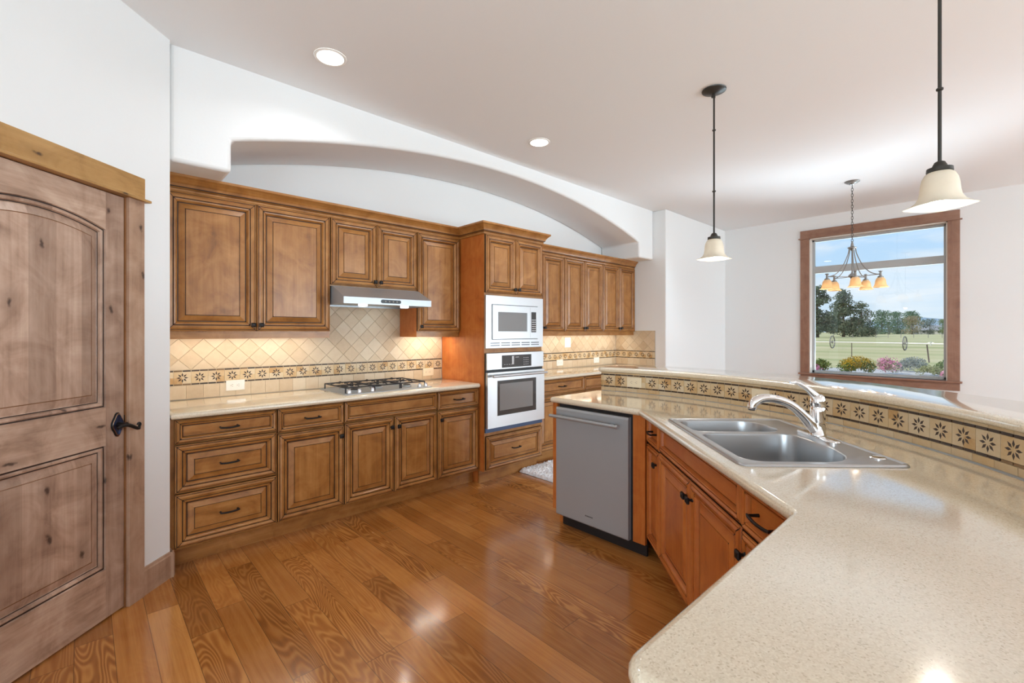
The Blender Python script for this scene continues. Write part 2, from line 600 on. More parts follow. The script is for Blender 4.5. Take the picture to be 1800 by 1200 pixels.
def fillet(pts, rads, n=6):
    out = []
    N = len(pts)
    for i in range(N):
        r = rads[i] if isinstance(rads, (list, tuple)) else rads
        a, b, c = Vector(pts[i - 1]), Vector(pts[i]), Vector(pts[(i + 1) % N])
        if r <= 0:
            out.append(tuple(b))
            continue
        e1, e2 = (a - b).normalized(), (c - b).normalized()
        ang = e1.angle(e2)
        t = r / math.tan(ang / 2)
        ce = b + (e1 + e2).normalized() * (r / math.sin(ang / 2))
        p, q = b + e1 * t, b + e2 * t
        v0, v1 = p - ce, q - ce
        for k in range(n + 1):
            f = k / n
            w = v0.lerp(v1, f)
            out.append(tuple(ce + w.normalized() * r))
    return out


def slab(mb, loop, z0, z1, r, mat, hole=None):
    """worktop with a bull-nosed edge all round; optional hole loop (CW or CCW)"""
    zc, hz = (z0 + z1) / 2, (z1 - z0) / 2
    rings = []
    K = 8
    for k in range(K + 1):
        a = -PI / 2 + PI * k / K
        rings.append([(x, y, zc + hz * math.sin(a)) for x, y in offset_loop(loop, r * (1 - math.cos(a)))])
    if not hole:
        mb.rings(rings, mat)
        return
    mb.rings(rings, mat, False, False)
    import bmesh
    for z, up in ((z1, True), (z0, False)):
        bm = bmesh.new()
        es = []
        for lp in (offset_loop(loop, r), hole):
            vs = [bm.verts.new((x, y, z)) for x, y in lp]
            es += [bm.edges.new((vs[i], vs[(i + 1) % len(vs)])) for i in range(len(vs))]
        bmesh.ops.triangle_fill(bm, use_beauty=True, use_dissolve=False, edges=es)
        bm.verts.index_update()
        bm.faces.ensure_lookup_table()
        fs = []
        for f in bm.faces:
            idx = [v.index for v in f.verts]
            if (f.normal.z > 0) != up:
                idx.reverse()
            fs.append(idx)
        mb.add([tuple(v.co) for v in bm.verts], fs, mat)
        bm.free()
    mb.rings([[(x, y, z) for x, y in hole] for z in (z0, z1)], mat, False, False)


def extr(mb, poly, axis, a, b, mat):
    """extrude a 2D polygon along an axis ('x': poly is (y,z); 'y': poly is (x,z); 'z': poly is (x,y))"""
    f = {'x': lambda p, t: (t, p[0], p[1]), 'y': lambda p, t: (p[0], t, p[1]), 'z': lambda p, t: (p[0], p[1], t)}[axis]
    mb.rings([[f(p, a) for p in poly], [f(p, b) for p in poly]], mat)
    return mb


# ------------------------------------------------------------------ room shell
CZ = 3.025
XN, XW, YW, YC = 5.6886, 7.618, 3.85, 3.056
P0 = (0.354, 3.202)
S7 = math.sqrt(0.5)
XWEST, YSOUTH, YNW = -4.0, -6.5, 1.97

struct(MB().box((-4.3, -6.8, -0.12), (7.85, 4.1, 0.0), 'plank_floor').build('floor'))
struct(MB().box((-4.3, -6.8, CZ), (7.85, 4.1, CZ + 0.15), 'ceiling_paint').build('ceiling'))
struct(MB().box((0.354, YW, 0), (XN, YW + 0.15, CZ), 'wall_paint').build('wall_back'))
struct(MB().box((XN, YC, 0), (XW + 0.2, YW + 0.15, CZ), 'wall_paint').build('wall_north', bevel=0.012))

# soffit with the long shallow arch over the cooking wall
arch = [(0.355, 2.362), (0.665, 2.362)]
ax0, ax1, az, R_ = 0.665, 5.335, 2.908, 8.0
for k in range(49):
    x = ax0 + (ax1 - ax0) * k / 48
    dx = x - (ax0 + ax1) / 2
    arch.append((x, az - (R_ - math.sqrt(R_ * R_ - dx * dx))))
arch += [(5.335, 2.362), (XN - 0.001, 2.362), (XN - 0.001, CZ + 0.02), (0.355, CZ + 0.02)]
struct(extr(MB(), arch, 'y', 3.24, YW - 0.001, 'wall_paint').build('wall_arch', bevel=0.022, smooth=30))


def wall_with_holes(name, span, holes, thick, z1, fn):
    """wall in (s, z) with rectangular holes; fn maps (s, n, z) -> world; n runs 0..thick away from the room"""
    mb = MB()
    cuts = sorted(set([span[0], span[1]] + [h[i] for h in holes for i in (0, 1)]))
    for a, b in zip(cuts[:-1], cuts[1:]):
        hs = sorted([h for h in holes if h[0] <= a + 1e-6 and h[1] >= b - 1e-6], key=lambda h: h[2])
        z = 0.0
        segs = []
        for h in hs:
            segs.append((z, h[2]))
            z = h[3]
        segs.append((z, z1))
        for za, zb in segs:
            if zb - za < 1e-4:
                continue
            v = [fn(s, n, zz) for zz in (za, zb) for (s, n) in ((a, 0), (b, 0), (b, thick), (a, thick))]
            mb.add(v, [(0, 3, 2, 1), (4, 5, 6, 7), (0, 1, 5, 4), (2, 3, 7, 6), (0, 4, 7, 3), (1, 2, 6, 5)], 'wall_paint')
    return struct(mb.build(name))


WY0, WY1, WZ0, WZ1 = 0.43, 1.87, 0.79, 2.715
wall_with_holes('wall_east', (-6.8, YC), [(WY0, WY1, WZ0, WZ1), (-6.1, -3.1, 0.12, 2.5)], 0.2, CZ, lambda s, n, z: (XW + n, s, z))
wall_with_holes('wall_south', (-4.2, XW + 0.2), [(-3.5, -0.5, 0.3, 2.6), (2.9, 6.5, 0.3, 2.6)], 0.2, CZ, lambda s, n, z: (s, YSOUTH - n, z))
wall_with_holes('wall_west', (-6.5, YNW + 0.2), [(-3.1, -0.1, 0.3, 2.6)], 0.2, CZ, lambda s, n, z: (XWEST - n, s, z))
struct(MB().box((-4.0, YNW, 0), (-0.95, YNW + 0.15, CZ), 'wall_paint').build('wall_northwest'))

# pantry corner: angled wall with the door, and its return to the back wall
DS0, DS1, DZ = 0.288, 1.113, 2.056      # door opening along the wall


def pw(s, n, z):
    """pantry wall coords: s from the outer corner, n towards the room"""
    return (P0[0] - S7 * s + S7 * n, P0[1] - S7 * s - S7 * n, z)


wall_with_holes('wall_pantry', (0.0, 1.86), [(DS0, DS1, 0.0, DZ)], 0.12, CZ, lambda s, n, z: pw(s, -n, z))
struct(MB().box((0.2, P0[1] + 0.0, 0), (0.354, YW + 0.15, CZ), 'wall_paint').build('wall_pantry_return', bevel=0.008))

# baseboard on the pantry corner
bb = MB()
prof = [(0.0, 0.0), (0.016, 0.0), (0.016, 0.125), (0.012, 0.132), (0.010, 0.142), (0.0, 0.142)]
bb.rings([[pw(s, n, z) for n, z in prof] for s in (-0.016, 0.193)], 'casing_v')
bb.rings([[(P0[0] + n, P0[1] + t, z) for n, z in prof] for t in (-0.02, 0.05)], 'casing_v')
struct(bb.build('baseboard_pantry'))

# ------------------------------------------------------------------ pantry door
door = thing('door_1', 'knotty wood pantry door with arched upper panel and dark lever', 'door', (P0[0], P0[1], 0), math.radians(225))
pw_world = pw


def pw(s, n, z):
    return (s, n, z)


door['kind'] = 'structure'


def pbox(mb, s0, s1, n0, n1, z0, z1, mat):
    v = [pw(s, n, z) for z in (z0, z1) for (s, n) in ((s0, n0), (s0, n1), (s1, n1), (s1, n0))]
    mb.add(v, [(0, 3, 2, 1), (4, 5, 6, 7), (0, 1, 5, 4), (2, 3, 7, 6), (0, 4, 7, 3), (1, 2, 6, 5)], mat)
    return mb


DA, DB = 0.295, 1.106     # slab edges
PA, PB = 0.393, 1.008     # panel opening
pm = (PA + PB) / 2
slab_o = MB()


def arch_loop(inset, z0, z1, rise):
    a, b = PA + inset, PB - inset
    pts = [(a, z0 + inset), (b, z0 + inset)]
    n = 20 if rise > 0 else 1
    for k in range(n + 1):
        f = k / n
        x = b + (a - b) * f
        zz = z1 - inset + rise * (1 - ((x - pm) / ((PB - PA) / 2)) ** 2) if rise > 0 else z1 - inset
        pts.append((x, zz))
    return pts


def frame_face(mb, loop, rect, nlev, matv, math_):
    """flat face between an outer rect and an inner loop, as quads fanned to the rect"""
    (s0, s1, z0, z1) = rect
    n = len(loop)
    # left stile / right stile / bottom rail / top rail
    a0, b0 = loop[0], loop[1]
    top = loop[2:]
    mb.add([pw(s0, nlev, z0), pw(a0[0], nlev, z0), pw(a0[0], nlev, z1), pw(s0, nlev, z1)], [(0, 3, 2, 1)], matv)
    mb.add([pw(b0[0], nlev, z0), pw(s1, nlev, z0), pw(s1, nlev, z1), pw(b0[0], nlev, z1)], [(0, 3, 2, 1)], matv)
    mb.add([pw(a0[0], nlev, z0), pw(b0[0], nlev, z0), pw(b0[0], nlev, b0[1]), pw(a0[0], nlev, a0[1])], [(0, 3, 2, 1)], math_)
    for p, q in zip(top[:-1], top[1:]):
        mb.add([pw(q[0], nlev, q[1]), pw(p[0], nlev, p[1]), pw(p[0], nlev, z1), pw(q[0], nlev, z1)], [(0, 3, 2, 1)], math_)


ZLR = 0.93
UP = (1.018, 1.868, 0.058)
LO = (0.243, 0.836, 0.0)
frame_face(slab_o, arch_loop(0, *LO), (DA, DB, 0.010, ZLR), 0.0, 'knotty_v', 'knotty_h')
frame_face(slab_o, arch_loop(0, *UP), (DA, DB, ZLR, 2.049), 0.0, 'knotty_v', 'knotty_h')
# slab edges and back
slab_o.rings([[pw(s, n, z) for (s, z) in ((DA, 0.010), (DB, 0.010), (DB, 2.049), (DA, 2.049))] for n in (-0.044, 0.0)], 'knotty_v', True, False)
mould = [(0.0, 0.0, 'knotty_v'), (0.003, -0.007, 'glaze'), (0.0085, -0.007, 'knotty_v'), (0.014, -0.002, 'knotty_v'), (0.022, -0.005, 'knotty_v'), (0.026, -0.015, 'glaze'), (0.030, -0.015, None)]
for P in (UP, LO):
    lps = [[pw(s, n, z) for s, z in arch_loop(i, *P)] for i, n, _ in mould]
    slab_o.rings(lps, [k for _, _, k in mould[:-1]], False, False)
so = slab_o.build('door_slab', door, smooth=35)
for P, nm in ((UP, 'upper_panel'), (LO, 'lower_panel')):
    q = MB()
    ins = [(0.030, -0.015), (0.033, -0.0165), (0.066, -0.0045), (0.0665, -0.0062), (0.0690, -0.0062), (0.0700, -0.0030)]
    q.rings([[pw(s, n, z) for s, z in arch_loop(i, *P)] for i, n in ins], ['knotty_v', 'knotty_v', 'jamb_wood', 'jamb_wood', 'knotty_v'], False, True)
    q.build(nm, so, smooth=30)

# jamb, casing, head
jm = MB()
pbox(jm, 0.285, 0.2925, -0.12, 0.004, 0, DZ, 'jamb_wood')
pbox(jm, 1.1085, 1.116, -0.12, 0.004, 0, DZ, 'jamb_wood')
pbox(jm, 0.285, 1.116, -0.12, 0.004, DZ - 0.004, DZ + 0.004, 'jamb_wood')
jm.build('jamb', door)
for a, b in ((0.194, 0.286), (1.115, 1.207)):
    pbox(MB(), a, b, 0.001, 0.021, 0, 2.055, 'casing_v').build('side_casing', door, bevel=0.002)
pbox(MB(), 0.194, 1.207, 0.001, 0.024, 2.066, 2.176, 'casing_h').build('head_casing', door, bevel=0.002)
pbox(MB(), 0.170, 1.231, 0.001, 0.040, 2.054, 2.067, 'casing_h').build('head_fillet', door, bevel=0.003)
# lever handle set
hz, hs = 0.925, 0.334
hp = MB()
outl = []
for k in range(40):
    a = 2 * PI * k / 40
    r = 1.0 + 0.10 * math.cos(4 * a) * (1 if abs(math.sin(a)) < 0.95 else 0.6)
    outl.append((hs + 0.030 * r * math.cos(a), hz + 0.056 * r * math.sin(a) * (1.0)))
hp.rings([[pw(hs + (s - hs) * k, n, hz + (z - hz) * k) for s, z in outl] for k, n in ((1.0, 0.0), (1.0, 0.006), (0.93, 0.009), (0.84, 0.010), (0.80, 0.0085))],
         ['bronze', 'bronze', 'bronze_edge', 'bronze_blue'])
ho = hp.build('handle_plate', door, smooth=40)
lv = MB()
lv.tube([pw(hs, 0.008, hz), pw(hs, 0.028, hz), pw(hs, 0.050, hz)], [0.014, 0.011, 0.011], 'bronze', 14)
pts, rr = [], []
for k in range(22):
    f = k / 21
    s = hs + 0.050 - 0.118 * f
    z = hz - 0.014 + 0.016 * math.sin(f * PI * 1.15 + 0.25) - 0.010 * f
    pts.append(pw(s, 0.052, z)); rr.append(0.0075 + 0.002 * math.sin(f * PI))
for k in range(1, 14):      # scrolled tip
    a = -PI / 2 + k / 13 * PI * 1.55
    q = 0.010 * (1 - k / 22)
    pts.append(pw(hs - 0.068 - q * math.cos(a) * 1.0, 0.052, hz - 0.022 + 0.010 + q * math.sin(a))); rr.append(0.006)
lv.tube(pts, rr, 'bronze', 10)
lv.build('lever', ho, smooth=60)
pbox(MB(), 0.286, 0.294, -0.02, 0.003, 0.915, 0.965, 'bronze').build('latch_plate', door)

# ------------------------------------------------------------------ window on the east wall
win = thing('window_1', 'large dining window with reddish wood trim and view of a field', 'window')
win['kind'] = 'structure'
XG = XW + 0.13
for y0, y1 in ((WY1, 1.981), (0.321, WY0)):
    MB().box((XW - 0.020, y0, 0.790), (XW - 0.0005, y1, 2.725), 'win_v').build('side_casing', win, bevel=0.002)
MB().box((XW - 0.024, 0.321, 2.727), (XW - 0.0005, 1.981, 2.836), 'win_h').build('head_casing', win, bevel=0.002)
MB().box((XW - 0.040, 0.300, 2.715), (XW - 0.0005, 2.002, 2.728), 'win_h').build('head_fillet', win, bevel=0.003)
MB().box((XW - 0.050, 0.300, 0.768), (XW + 0.10, 2.002, 0.790), 'win_h').build('stool', win, bevel=0.004)
MB().box((XW - 0.020, 0.321, 0.675), (XW - 0.0005, 1.981, 0.767), 'win_h').build('apron', win, bevel=0.002)
j = MB()
j.box((XW, WY1 - 0.012, WZ0), (XW + 0.11, WY1 + 0.001, WZ1), 'jamb_paint')
j.box((XW, WY0 - 0.001, WZ0), (XW + 0.11, WY0 + 0.012, WZ1), 'jamb_paint')
j.box((XW, WY0, WZ1 - 0.012), (XW + 0.11, WY1, WZ1 + 0.001), 'jamb_paint')
j.build('jamb_lining', win)
fr_ = MB()
for a, b in (((XG - 0.03, WY1 - 0.040, WZ0), (XG + 0.03, WY1 - 0.001, WZ1)), ((XG - 0.03, WY0 + 0.001, WZ0), (XG + 0.03, WY0 + 0.040, WZ1)),
             ((XG - 0.03, WY0, WZ0 - 0.002), (XG + 0.03, WY1, WZ0 + 0.036)), ((XG - 0.03, WY0, WZ1 - 0.036), (XG + 0.03, WY1, WZ1))):
    fr_.box(a, b, 'vinyl')
fr_.build('window_frame', win, bevel=0.003)
MB().box((XG - 0.035, WY0 + 0.02, 2.225), (XG + 0.035, WY1 - 0.02, 2.320), 'vinyl').build('mullion', win, bevel=0.004)
for z0, z1 in ((WZ0 + 0.03, 2.23), (2.315, WZ1 - 0.03)):
    MB().box((XG - 0.004, WY0 + 0.035, z0), (XG + 0.004, WY1 - 0.035, z1), 'pane_glass').build('pane', win)
    

def added_window(name, label, a, b):  # unseen windows, added to go with the daylight lamps
    (x0, y0, z0), (x1, y1, z1) = a, b
    w = thing(name, label, 'window')
    w['kind'] = 'structure'
    f = MB()
    t = 0.06
    if abs(x1 - x0) > abs(y1 - y0):
        parts = [((x0, y0, z0), (x0 + t, y1, z1)), ((x1 - t, y0, z0), (x1, y1, z1)), ((x0, y0, z0), (x1, y1, z0 + t)), ((x0, y0, z1 - t), (x1, y1, z1)),
                 (((x0 + x1) / 2 - t / 2, y0, z0), ((x0 + x1) / 2 + t / 2, y1, z1))]
        ga, gb = (x0, (y0 + y1) / 2 - 0.004, z0), (x1, (y0 + y1) / 2 + 0.004, z1)
    else:
        parts = [((x0, y0, z0), (x1, y0 + t, z1)), ((x0, y1 - t, z0), (x1, y1, z1)), ((x0, y0, z0), (x1, y1, z0 + t)), ((x0, y0, z1 - t), (x1, y1, z1)),
                 ((x0, (y0 + y1) / 2 - t / 2, z0), (x1, (y0 + y1) / 2 + t / 2, z1))]
        ga, gb = ((x0 + x1) / 2 - 0.004, y0, z0), ((x0 + x1) / 2 + 0.004, y1, z1)
    for p, q in parts:
        f.box(p, q, 'vinyl')
    f.build('window_frame', w)
    MB().box(ga, gb, 'pane_glass').build('pane', w)


added_window('added_window_2', 'added unseen wide window on the south wall, west part', (-3.5, -6.64, 0.3), (-0.5, -6.56, 2.6))
added_window('added_window_3', 'added unseen wide window on the south wall, east part', (2.9, -6.64, 0.3), (6.5, -6.56, 2.6))
added_window('added_window_4', 'added unseen tall glazed opening in the east wall, south of the dining window', (7.68, -6.1, 0.12), (7.76, -3.1, 2.5))
added_window('added_window_5', 'added unseen wide window on the west wall', (-4.14, -3.1, 0.3), (-4.06, -0.1, 2.6))

# ------------------------------------------------------------------ cabinet fronts
DOORP = [(0, 0), (0, -.016), (.003, -.021), (.0068, -.0225), (.0082, -.0185), (.0108, -.0185), (.0125, -.023), (.022, -.0278), (.0355, -.0235), (.0366, -.0165),
         (.0406, -.0165), (.043, -.0235), (.050, -.0225), (.0555, -.0160), (.0598, -.009), (.0612, -.0045), (.0665, -.0045)]
DOORG = {0: 1, 4: 1, 9: 1, 15: 1}        # segment i..i+1 that holds dark glaze
PANP = [(.0665, -.0045), (.0685, -.0065), (.100, -.0175), (.1008, -.0142), (.1036, -.0142), (.1048, -.0182)]
PANG_ = {3: 1}


def front(parent, name, x0, z0, x1, z1, wv='cab_v', wh='cab_h', sc=1.0, flat=False, knob=None, pull=None, knobside=None, label=None):
    """a door or drawer front in local coords: x right, z up, front towards -y; back face at y=0"""
    def rect(i, y):
        return [(x0 + i, y, z0 + i), (x1 - i, y, z0 + i), (x1 - i, y, z1 - i), (x0 + i, y, z1 - i)]
    def ring_set(mb, P, G):
        for k in range(len(P) - 1):
            a, b = rect(P[k][0] * sc, P[k][1]), rect(P[k + 1][0] * sc, P[k + 1][1])
            for j in range(4):
                n = (j + 1) % 4
                mt = 'glaze' if k in G else (wh if j in (0, 2) else wv)
                mb.add([a[j], a[n], b[n], b[j]], [(0, 1, 2, 3)], mt)
            if k >= 2:       # glazed mitre line at each corner
                for j, (sx, sz) in enumerate(((1, 1), (-1, 1), (-1, -1), (1, -1))):
                    p, q = Vector(a[j]), Vector(b[j])
                    if (q - p).length < 1e-5:
                        continue
                    d = Vector((-sz, 0, sx)) * 0.0014
                    up = Vector((0, -0.0004, 0))
                    mb.add([p - d + up, p + d + up, q + d + up, q - d + up], [(0, 1, 2, 3), (3, 2, 1, 0)], 'glaze')
    mb = MB()
    ring_set(mb, DOORP, DOORG)
    a = rect(0, 0)
    mb.add(a, [(3, 2, 1, 0)], wv)
    o = mb.build(name, parent, smooth=32)
    if label:
        o['label'] = label
    pn = MB()
    if flat:
        pn.add(rect(.0665 * sc, -.0075), [(0, 1, 2, 3)], wh)
    else:
        ring_set(pn, PANP, PANG_)
        pn.add(rect(PANP[-1][0] * sc, PANP[-1][1]), [(0, 1, 2, 3)], wv if not name.startswith('drawer') else wh)
    pn.build('raised_panel' if not flat else 'flat_panel', o, smooth=25)
    if knob:
        kx, kz = knob
        k = MB()
        k.lathe((kx, -0.022, kz), [(0.011, 0), (0.009, -0.003), (0.006, -0.006), (0.006, -0.018), (0.009, -0.020)], 'bronze', 12, axis='y')
        w = 0.0145
        def sq(s, y):
            return [(kx - s, y, kz - s), (kx + s, y, kz - s), (kx + s, y, kz + s), (kx - s, y, kz + s)]
        k.rings([sq(w * .8, -0.040), sq(w, -0.043), sq(w, -0.049), sq(w * 0.82, -0.053), sq(w * 0.3, -0.056)], 'bronze')
        k.build('knob', o)
    if pull:
        px, pz, L = pull
        k = MB()
        yb = -0.0075 if flat else -0.016
        for s in (-1, 1):
            k.tube([(px + s * L * 0.44, yb, pz), (px + s * L * 0.44, -0.040, pz)], [0.006, 0.0048], 'bronze', 8)
        pts = []
        for i in range(13):
            f = i / 12 * 2 - 1
            pts.append((px + f * L / 2, -0.042 - 0.006 * (1 - f * f), pz - 0.003 * (1 - f * f)))
        k.tube(pts, [0.0056 if 0 < i < 12 else 0.004 for i in range(13)], 'bronze', 8)
        k.build('drawer_pull', o, smooth=50)
    return o


GR = 0.003    # half gap between fronts


def carcass(parent, x0, x1, z0, z1, depth, fm='cab_v', side='red_lit_v', name='cabinet_box'):
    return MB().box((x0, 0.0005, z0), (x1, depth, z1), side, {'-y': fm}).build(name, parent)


def toe(parent, x0, x1, d=0.075, h=0.115, mat='cab_h'):
    return MB().box((x0, d, 0.0), (x1, d + 0.018, h + 0.002), mat).build('toe_kick', parent)


YB = 3.256
BD = 0.588
BZ = 0.116
TZ = 0.8745


def base_cab(x0, x1, label, kind, hinge=None, ang=0.0, origin=None, wv='cab_v', wh='cab_h', z_toe='cab_h', depth=BD, fm=None, left_fill=0.0, pl=0.105, ctop=None):
    w = x1 - x0
    t = thing('base_cabinet', label, 'cabinet', origin if origin else (x0, YB, 0), ang, None)
    if ctop:
        carcass(t, 0, w, BZ, ctop, depth, fm or wv)
        MB().box((0, 0.0005, ctop), (w, 0.019, TZ), wv).build('face_frame', t)
    else:
        carcass(t, 0, w, BZ, TZ, depth, fm or wv)
    toe(t, 0, w, mat=z_toe)
    l, r = left_fill + GR, w - GR
    zt = 0.871
    if kind == 'drawers':
        front(t, 'drawer_front', l, 0.731, r, zt, wv, wh, 0.62, True, pull=((l + r) / 2, 0.80, pl))
        front(t, 'drawer_front', l, 0.446, r, 0.724, wv, wh, 0.92, False, pull=((l + r) / 2, 0.585, pl))
        front(t, 'drawer_front', l, 0.128, r, 0.439, wv, wh, 0.92, False, pull=((l + r) / 2, 0.285, pl))
    elif kind == 'drawer_door':
        front(t, 'drawer_front', l, 0.715, r, zt, wv, wh, 0.60, True, pull=((l + r) / 2, 0.792, min(pl, w * 0.5)))
        kx = (r - 0.026) if hinge == 'l' else (l + 0.026)
        front(t, 'door', l, 0.130, r, 0.705, wv, wh, 1.0 if w > 0.3 else 0.75, False, knob=(kx, 0.635))
    elif kind == 'false_doors':
        front(t, 'false_front', l, 0.724, r, zt, wv, wh, 0.62, True)
        m_ = w / 2
        front(t, 'door', l, 0.130, m_ - GR, 0.714, wv, wh, 1.0, False, knob=(m_ - GR - 0.026, 0.640))
        front(t, 'door', m_ + GR, 0.130, r, 0.714, wv, wh, 1.0, False, knob=(m_ + GR + 0.026, 0.640))
    elif kind == 'drawer_doors':
        front(t, 'drawer_front', l, 0.715, r, zt, wv, wh, 0.60, True, pull=((l + r) / 2, 0.792, pl))
        m_ = w / 2
        front(t, 'door', l, 0.130, m_ - GR, 0.705, wv, wh, 1.0, False, knob=(m_ - GR - 0.026, 0.635))
        front(t, 'door', m_ + GR, 0.130, r, 0.705, wv, wh, 1.0, False, knob=(m_ + GR + 0.026, 0.635))
    return t


base_cab(0.358, 0.926, 'golden stained base cabinet of three drawers next to the pantry corner', 'drawers', left_fill=0.020)
base_cab(0.9262, 1.374, 'golden base cabinet of one drawer over one door, right of the three-drawer stack', 'drawer_door', 'l')
base_cab(1.3742, 2.174, 'golden two-door base cabinet with a false front, under the gas cooktop', 'false_doors')
base_cab(2.1742, 2.622, 'golden base cabinet of one drawer over one door, beside the tall oven cabinet', 'drawer_door', 'r')
base_cab(3.388, 4.168, 'pale-looking base cabinet with one wide drawer, right of the tall oven cabinet', 'drawer_doors')
base_cab(4.1682, 4.928, 'base cabinet with a wide drawer, seen just left of the raised bar end', 'drawer_doors')
base_cab(4.9282, 5.682, 'base cabinet in the far right corner, hidden behind the raised bar', 'drawer_doors')

# ------------------------------------------------------------------ wall cabinets
YU, UD = 3.543, 0.292
UZ0, UZ1 = 1.376, 2.268


def wall_cab(x0, x1, label, doors, z0=UZ0, rail=True, knob_inner=True, single=None, lf=0.0):
    w = x1 - x0
    t = thing('wall_cabinet', label, 'cabinet', (x0, YU, 0), 0)
    carcass(t, 0, w, z0, UZ1, UD)
    zb = z0 + 0.009
    kz = zb + 0.042
    l, r = lf + GR, w - GR
    if doors == 2:
        m_ = (l + r) / 2
        front(t, 'door', l, zb, m_ - GR / 2, 2.262, knob=(m_ - GR - 0.022, kz))
        front(t, 'door', m_ + GR / 2, zb, r, 2.262, knob=(m_ + GR + 0.022, kz))
    else:
        front(t, 'door', l, zb, r, 2.262, knob=(l + 0.026, kz))
    if rail:
        mb = MB()
        mb.box((0, 0.001, 1.334), (w, 0.021, z0), 'cab_h', {'-x': 'red_lit_h', '+x': 'red_lit_h'})
        mb.box((0, 0.021, 1.334), (0.018, UD, z0), 'red_lit_h')
        mb.box((w - 0.018, 0.021, 1.334), (w, UD, z0), 'red_lit_h')
        mb.build('light_rail', t)
    return t


wall_cab(0.360, 1.386, 'large golden two-door wall cabinet left of the range hood', 2, lf=0.004)
wall_cab(1.3865, 2.156, 'short golden two-door wall cabinet directly above the range hood', 2, z0=1.737, rail=False)
wall_cab(2.1565, 2.622, 'golden single-door wall cabinet between range hood and tall oven cabinet', 1)
wall_cab(3.388, 4.158, 'two-door wall cabinet immediately right of the microwave', 2)
wall_cab(4.1585, 4.922, 'middle two-door wall cabinet of the three right of the ovens', 2)
wall_cab(4.9225, 5.684, 'two-door wall cabinet against the far grey end wall', 2)

CROWN = [(0.0, 0.0), (0.010, 0.0), (0.013, 0.007), (0.013, 0.017), (0.010, 0.020), (0.016, 0.024), (0.022, 0.026), (0.025, 0.032), (0.030, 0.046), (0.040, 0.062), (0.053, 0.076), (0.062, 0.082), (0.066, 0.086), (0.066, 0.100), (0.0, 0.100)]
CRG = {3: 1, 6: 1}


def crown(name, label, path, z, d_in=None, d_out=None):
    mb = MB()
    n = len(path)
    rings = []
    for i, p in enumerate(path):
        p = Vector(p)
        ds = []
        if i > 0:
            ds.append((p - Vector(path[i - 1])).normalized())
        if i < n - 1:
            ds.append((Vector(path[i + 1]) - p).normalized())
        if i == 0 and d_in:
            ds.insert(0, Vector(d_in))
        if i == n - 1 and d_out:
            ds.append(Vector(d_out))
        ns = [Vector((d.y, -d.x)) for d in ds]
        if len(ns) == 2:
            mvec = (ns[0] + ns[1]) / (1 + ns[0].dot(ns[1]))
        else:
            mvec = ns[0]
        rings.append([(p.x + mvec.x * o, p.y + mvec.y * o, z + h) for o, h in CROWN])
    k = len(CROWN)
    for a, b in zip(rings[:-1], rings[1:]):
        for j in range(k):
            q = (j + 1) % k
            mb.add([a[j], b[j], b[q], a[q]], [(0, 1, 2, 3)], 'glaze' if j in CRG else 'cab_h')
    mb.add(rings[0], [tuple(range(k))], 'cab_h')
    mb.add(rings[-1], [tuple(reversed(range(k)))], 'cab_h')
    o = mb.build(name, smooth=35)
    tag(o, label, 'moulding')
    return o


crown('crown_molding', 'golden crown moulding along the wall cabinets left of the ovens', [(0.358, 3.542), (2.6295, 3.542)], 2.263, None, (0, -1))
crown('crown_molding', 'crown moulding stepping forward around the top of the tall oven cabinet', [(2.6295, 3.542), (2.6295, 3.172), (3.3865, 3.172), (3.3865, 3.542)], 2.263, (1, 0), (1, 0))
crown('crown_molding', 'crown moulding along the wall cabinets right of the ovens', [(3.389, 3.5415), (5.686, 3.5415)], 2.263, (0, 1), None)

# ------------------------------------------------------------------ tall oven cabinet
YO = 3.175
OX0, OX1 = 2.631, 3.385
OW = OX1 - OX0
oc = thing('oven_cabinet', 'tall cabinet housing the built-in microwave and wall oven', 'cabinet', (OX0, YO, 0))
cb = MB()
OD = 0.663
cb.box((0, 0.001, BZ), (0.018, OD, UZ1), 'red_lit_v', {'-y': 'cab_v'})
cb.box((OW - 0.018, 0.001, BZ), (OW, OD, UZ1), 'red_lit_v', {'-y': 'cab_v'})
cb.box((0, 0.0885, 0), (0.018, OD, BZ), 'red_lit_v')
cb.box((0.018, OD - 0.012, BZ), (OW - 0.018, OD, UZ1), 'red_lit_v')
for z0, z1 in ((BZ, BZ + 0.02), (0.435, 0.462), (1.188, 1.228), (1.712, 1.738), (2.24, UZ1)):
    cb.box((0.018, 0.001, z0), (OW - 0.018, OD - 0.012, z1), 'cab_h')
cb.build('cabinet_box', oc)
MB().box((0.0, 0.070, 0), (OW, 0.088, BZ + 0.002), 'cab_h').build('toe_kick', oc)
front(oc, 'drawer_front', 0.012, 0.130, OW - 0.012, 0.432, 'cab_v', 'cab_h', 0.9, False, pull=(OW / 2, 0.285, 0.11))
front(oc, 'door', 0.006, 1.735, OW / 2 - 0.002, 2.260, knob=(OW / 2 - 0.027, 1.778))
front(oc, 'door', OW / 2 + 0.002, 1.735, OW - 0.006, 2.260, knob=(OW / 2 + 0.027, 1.778))

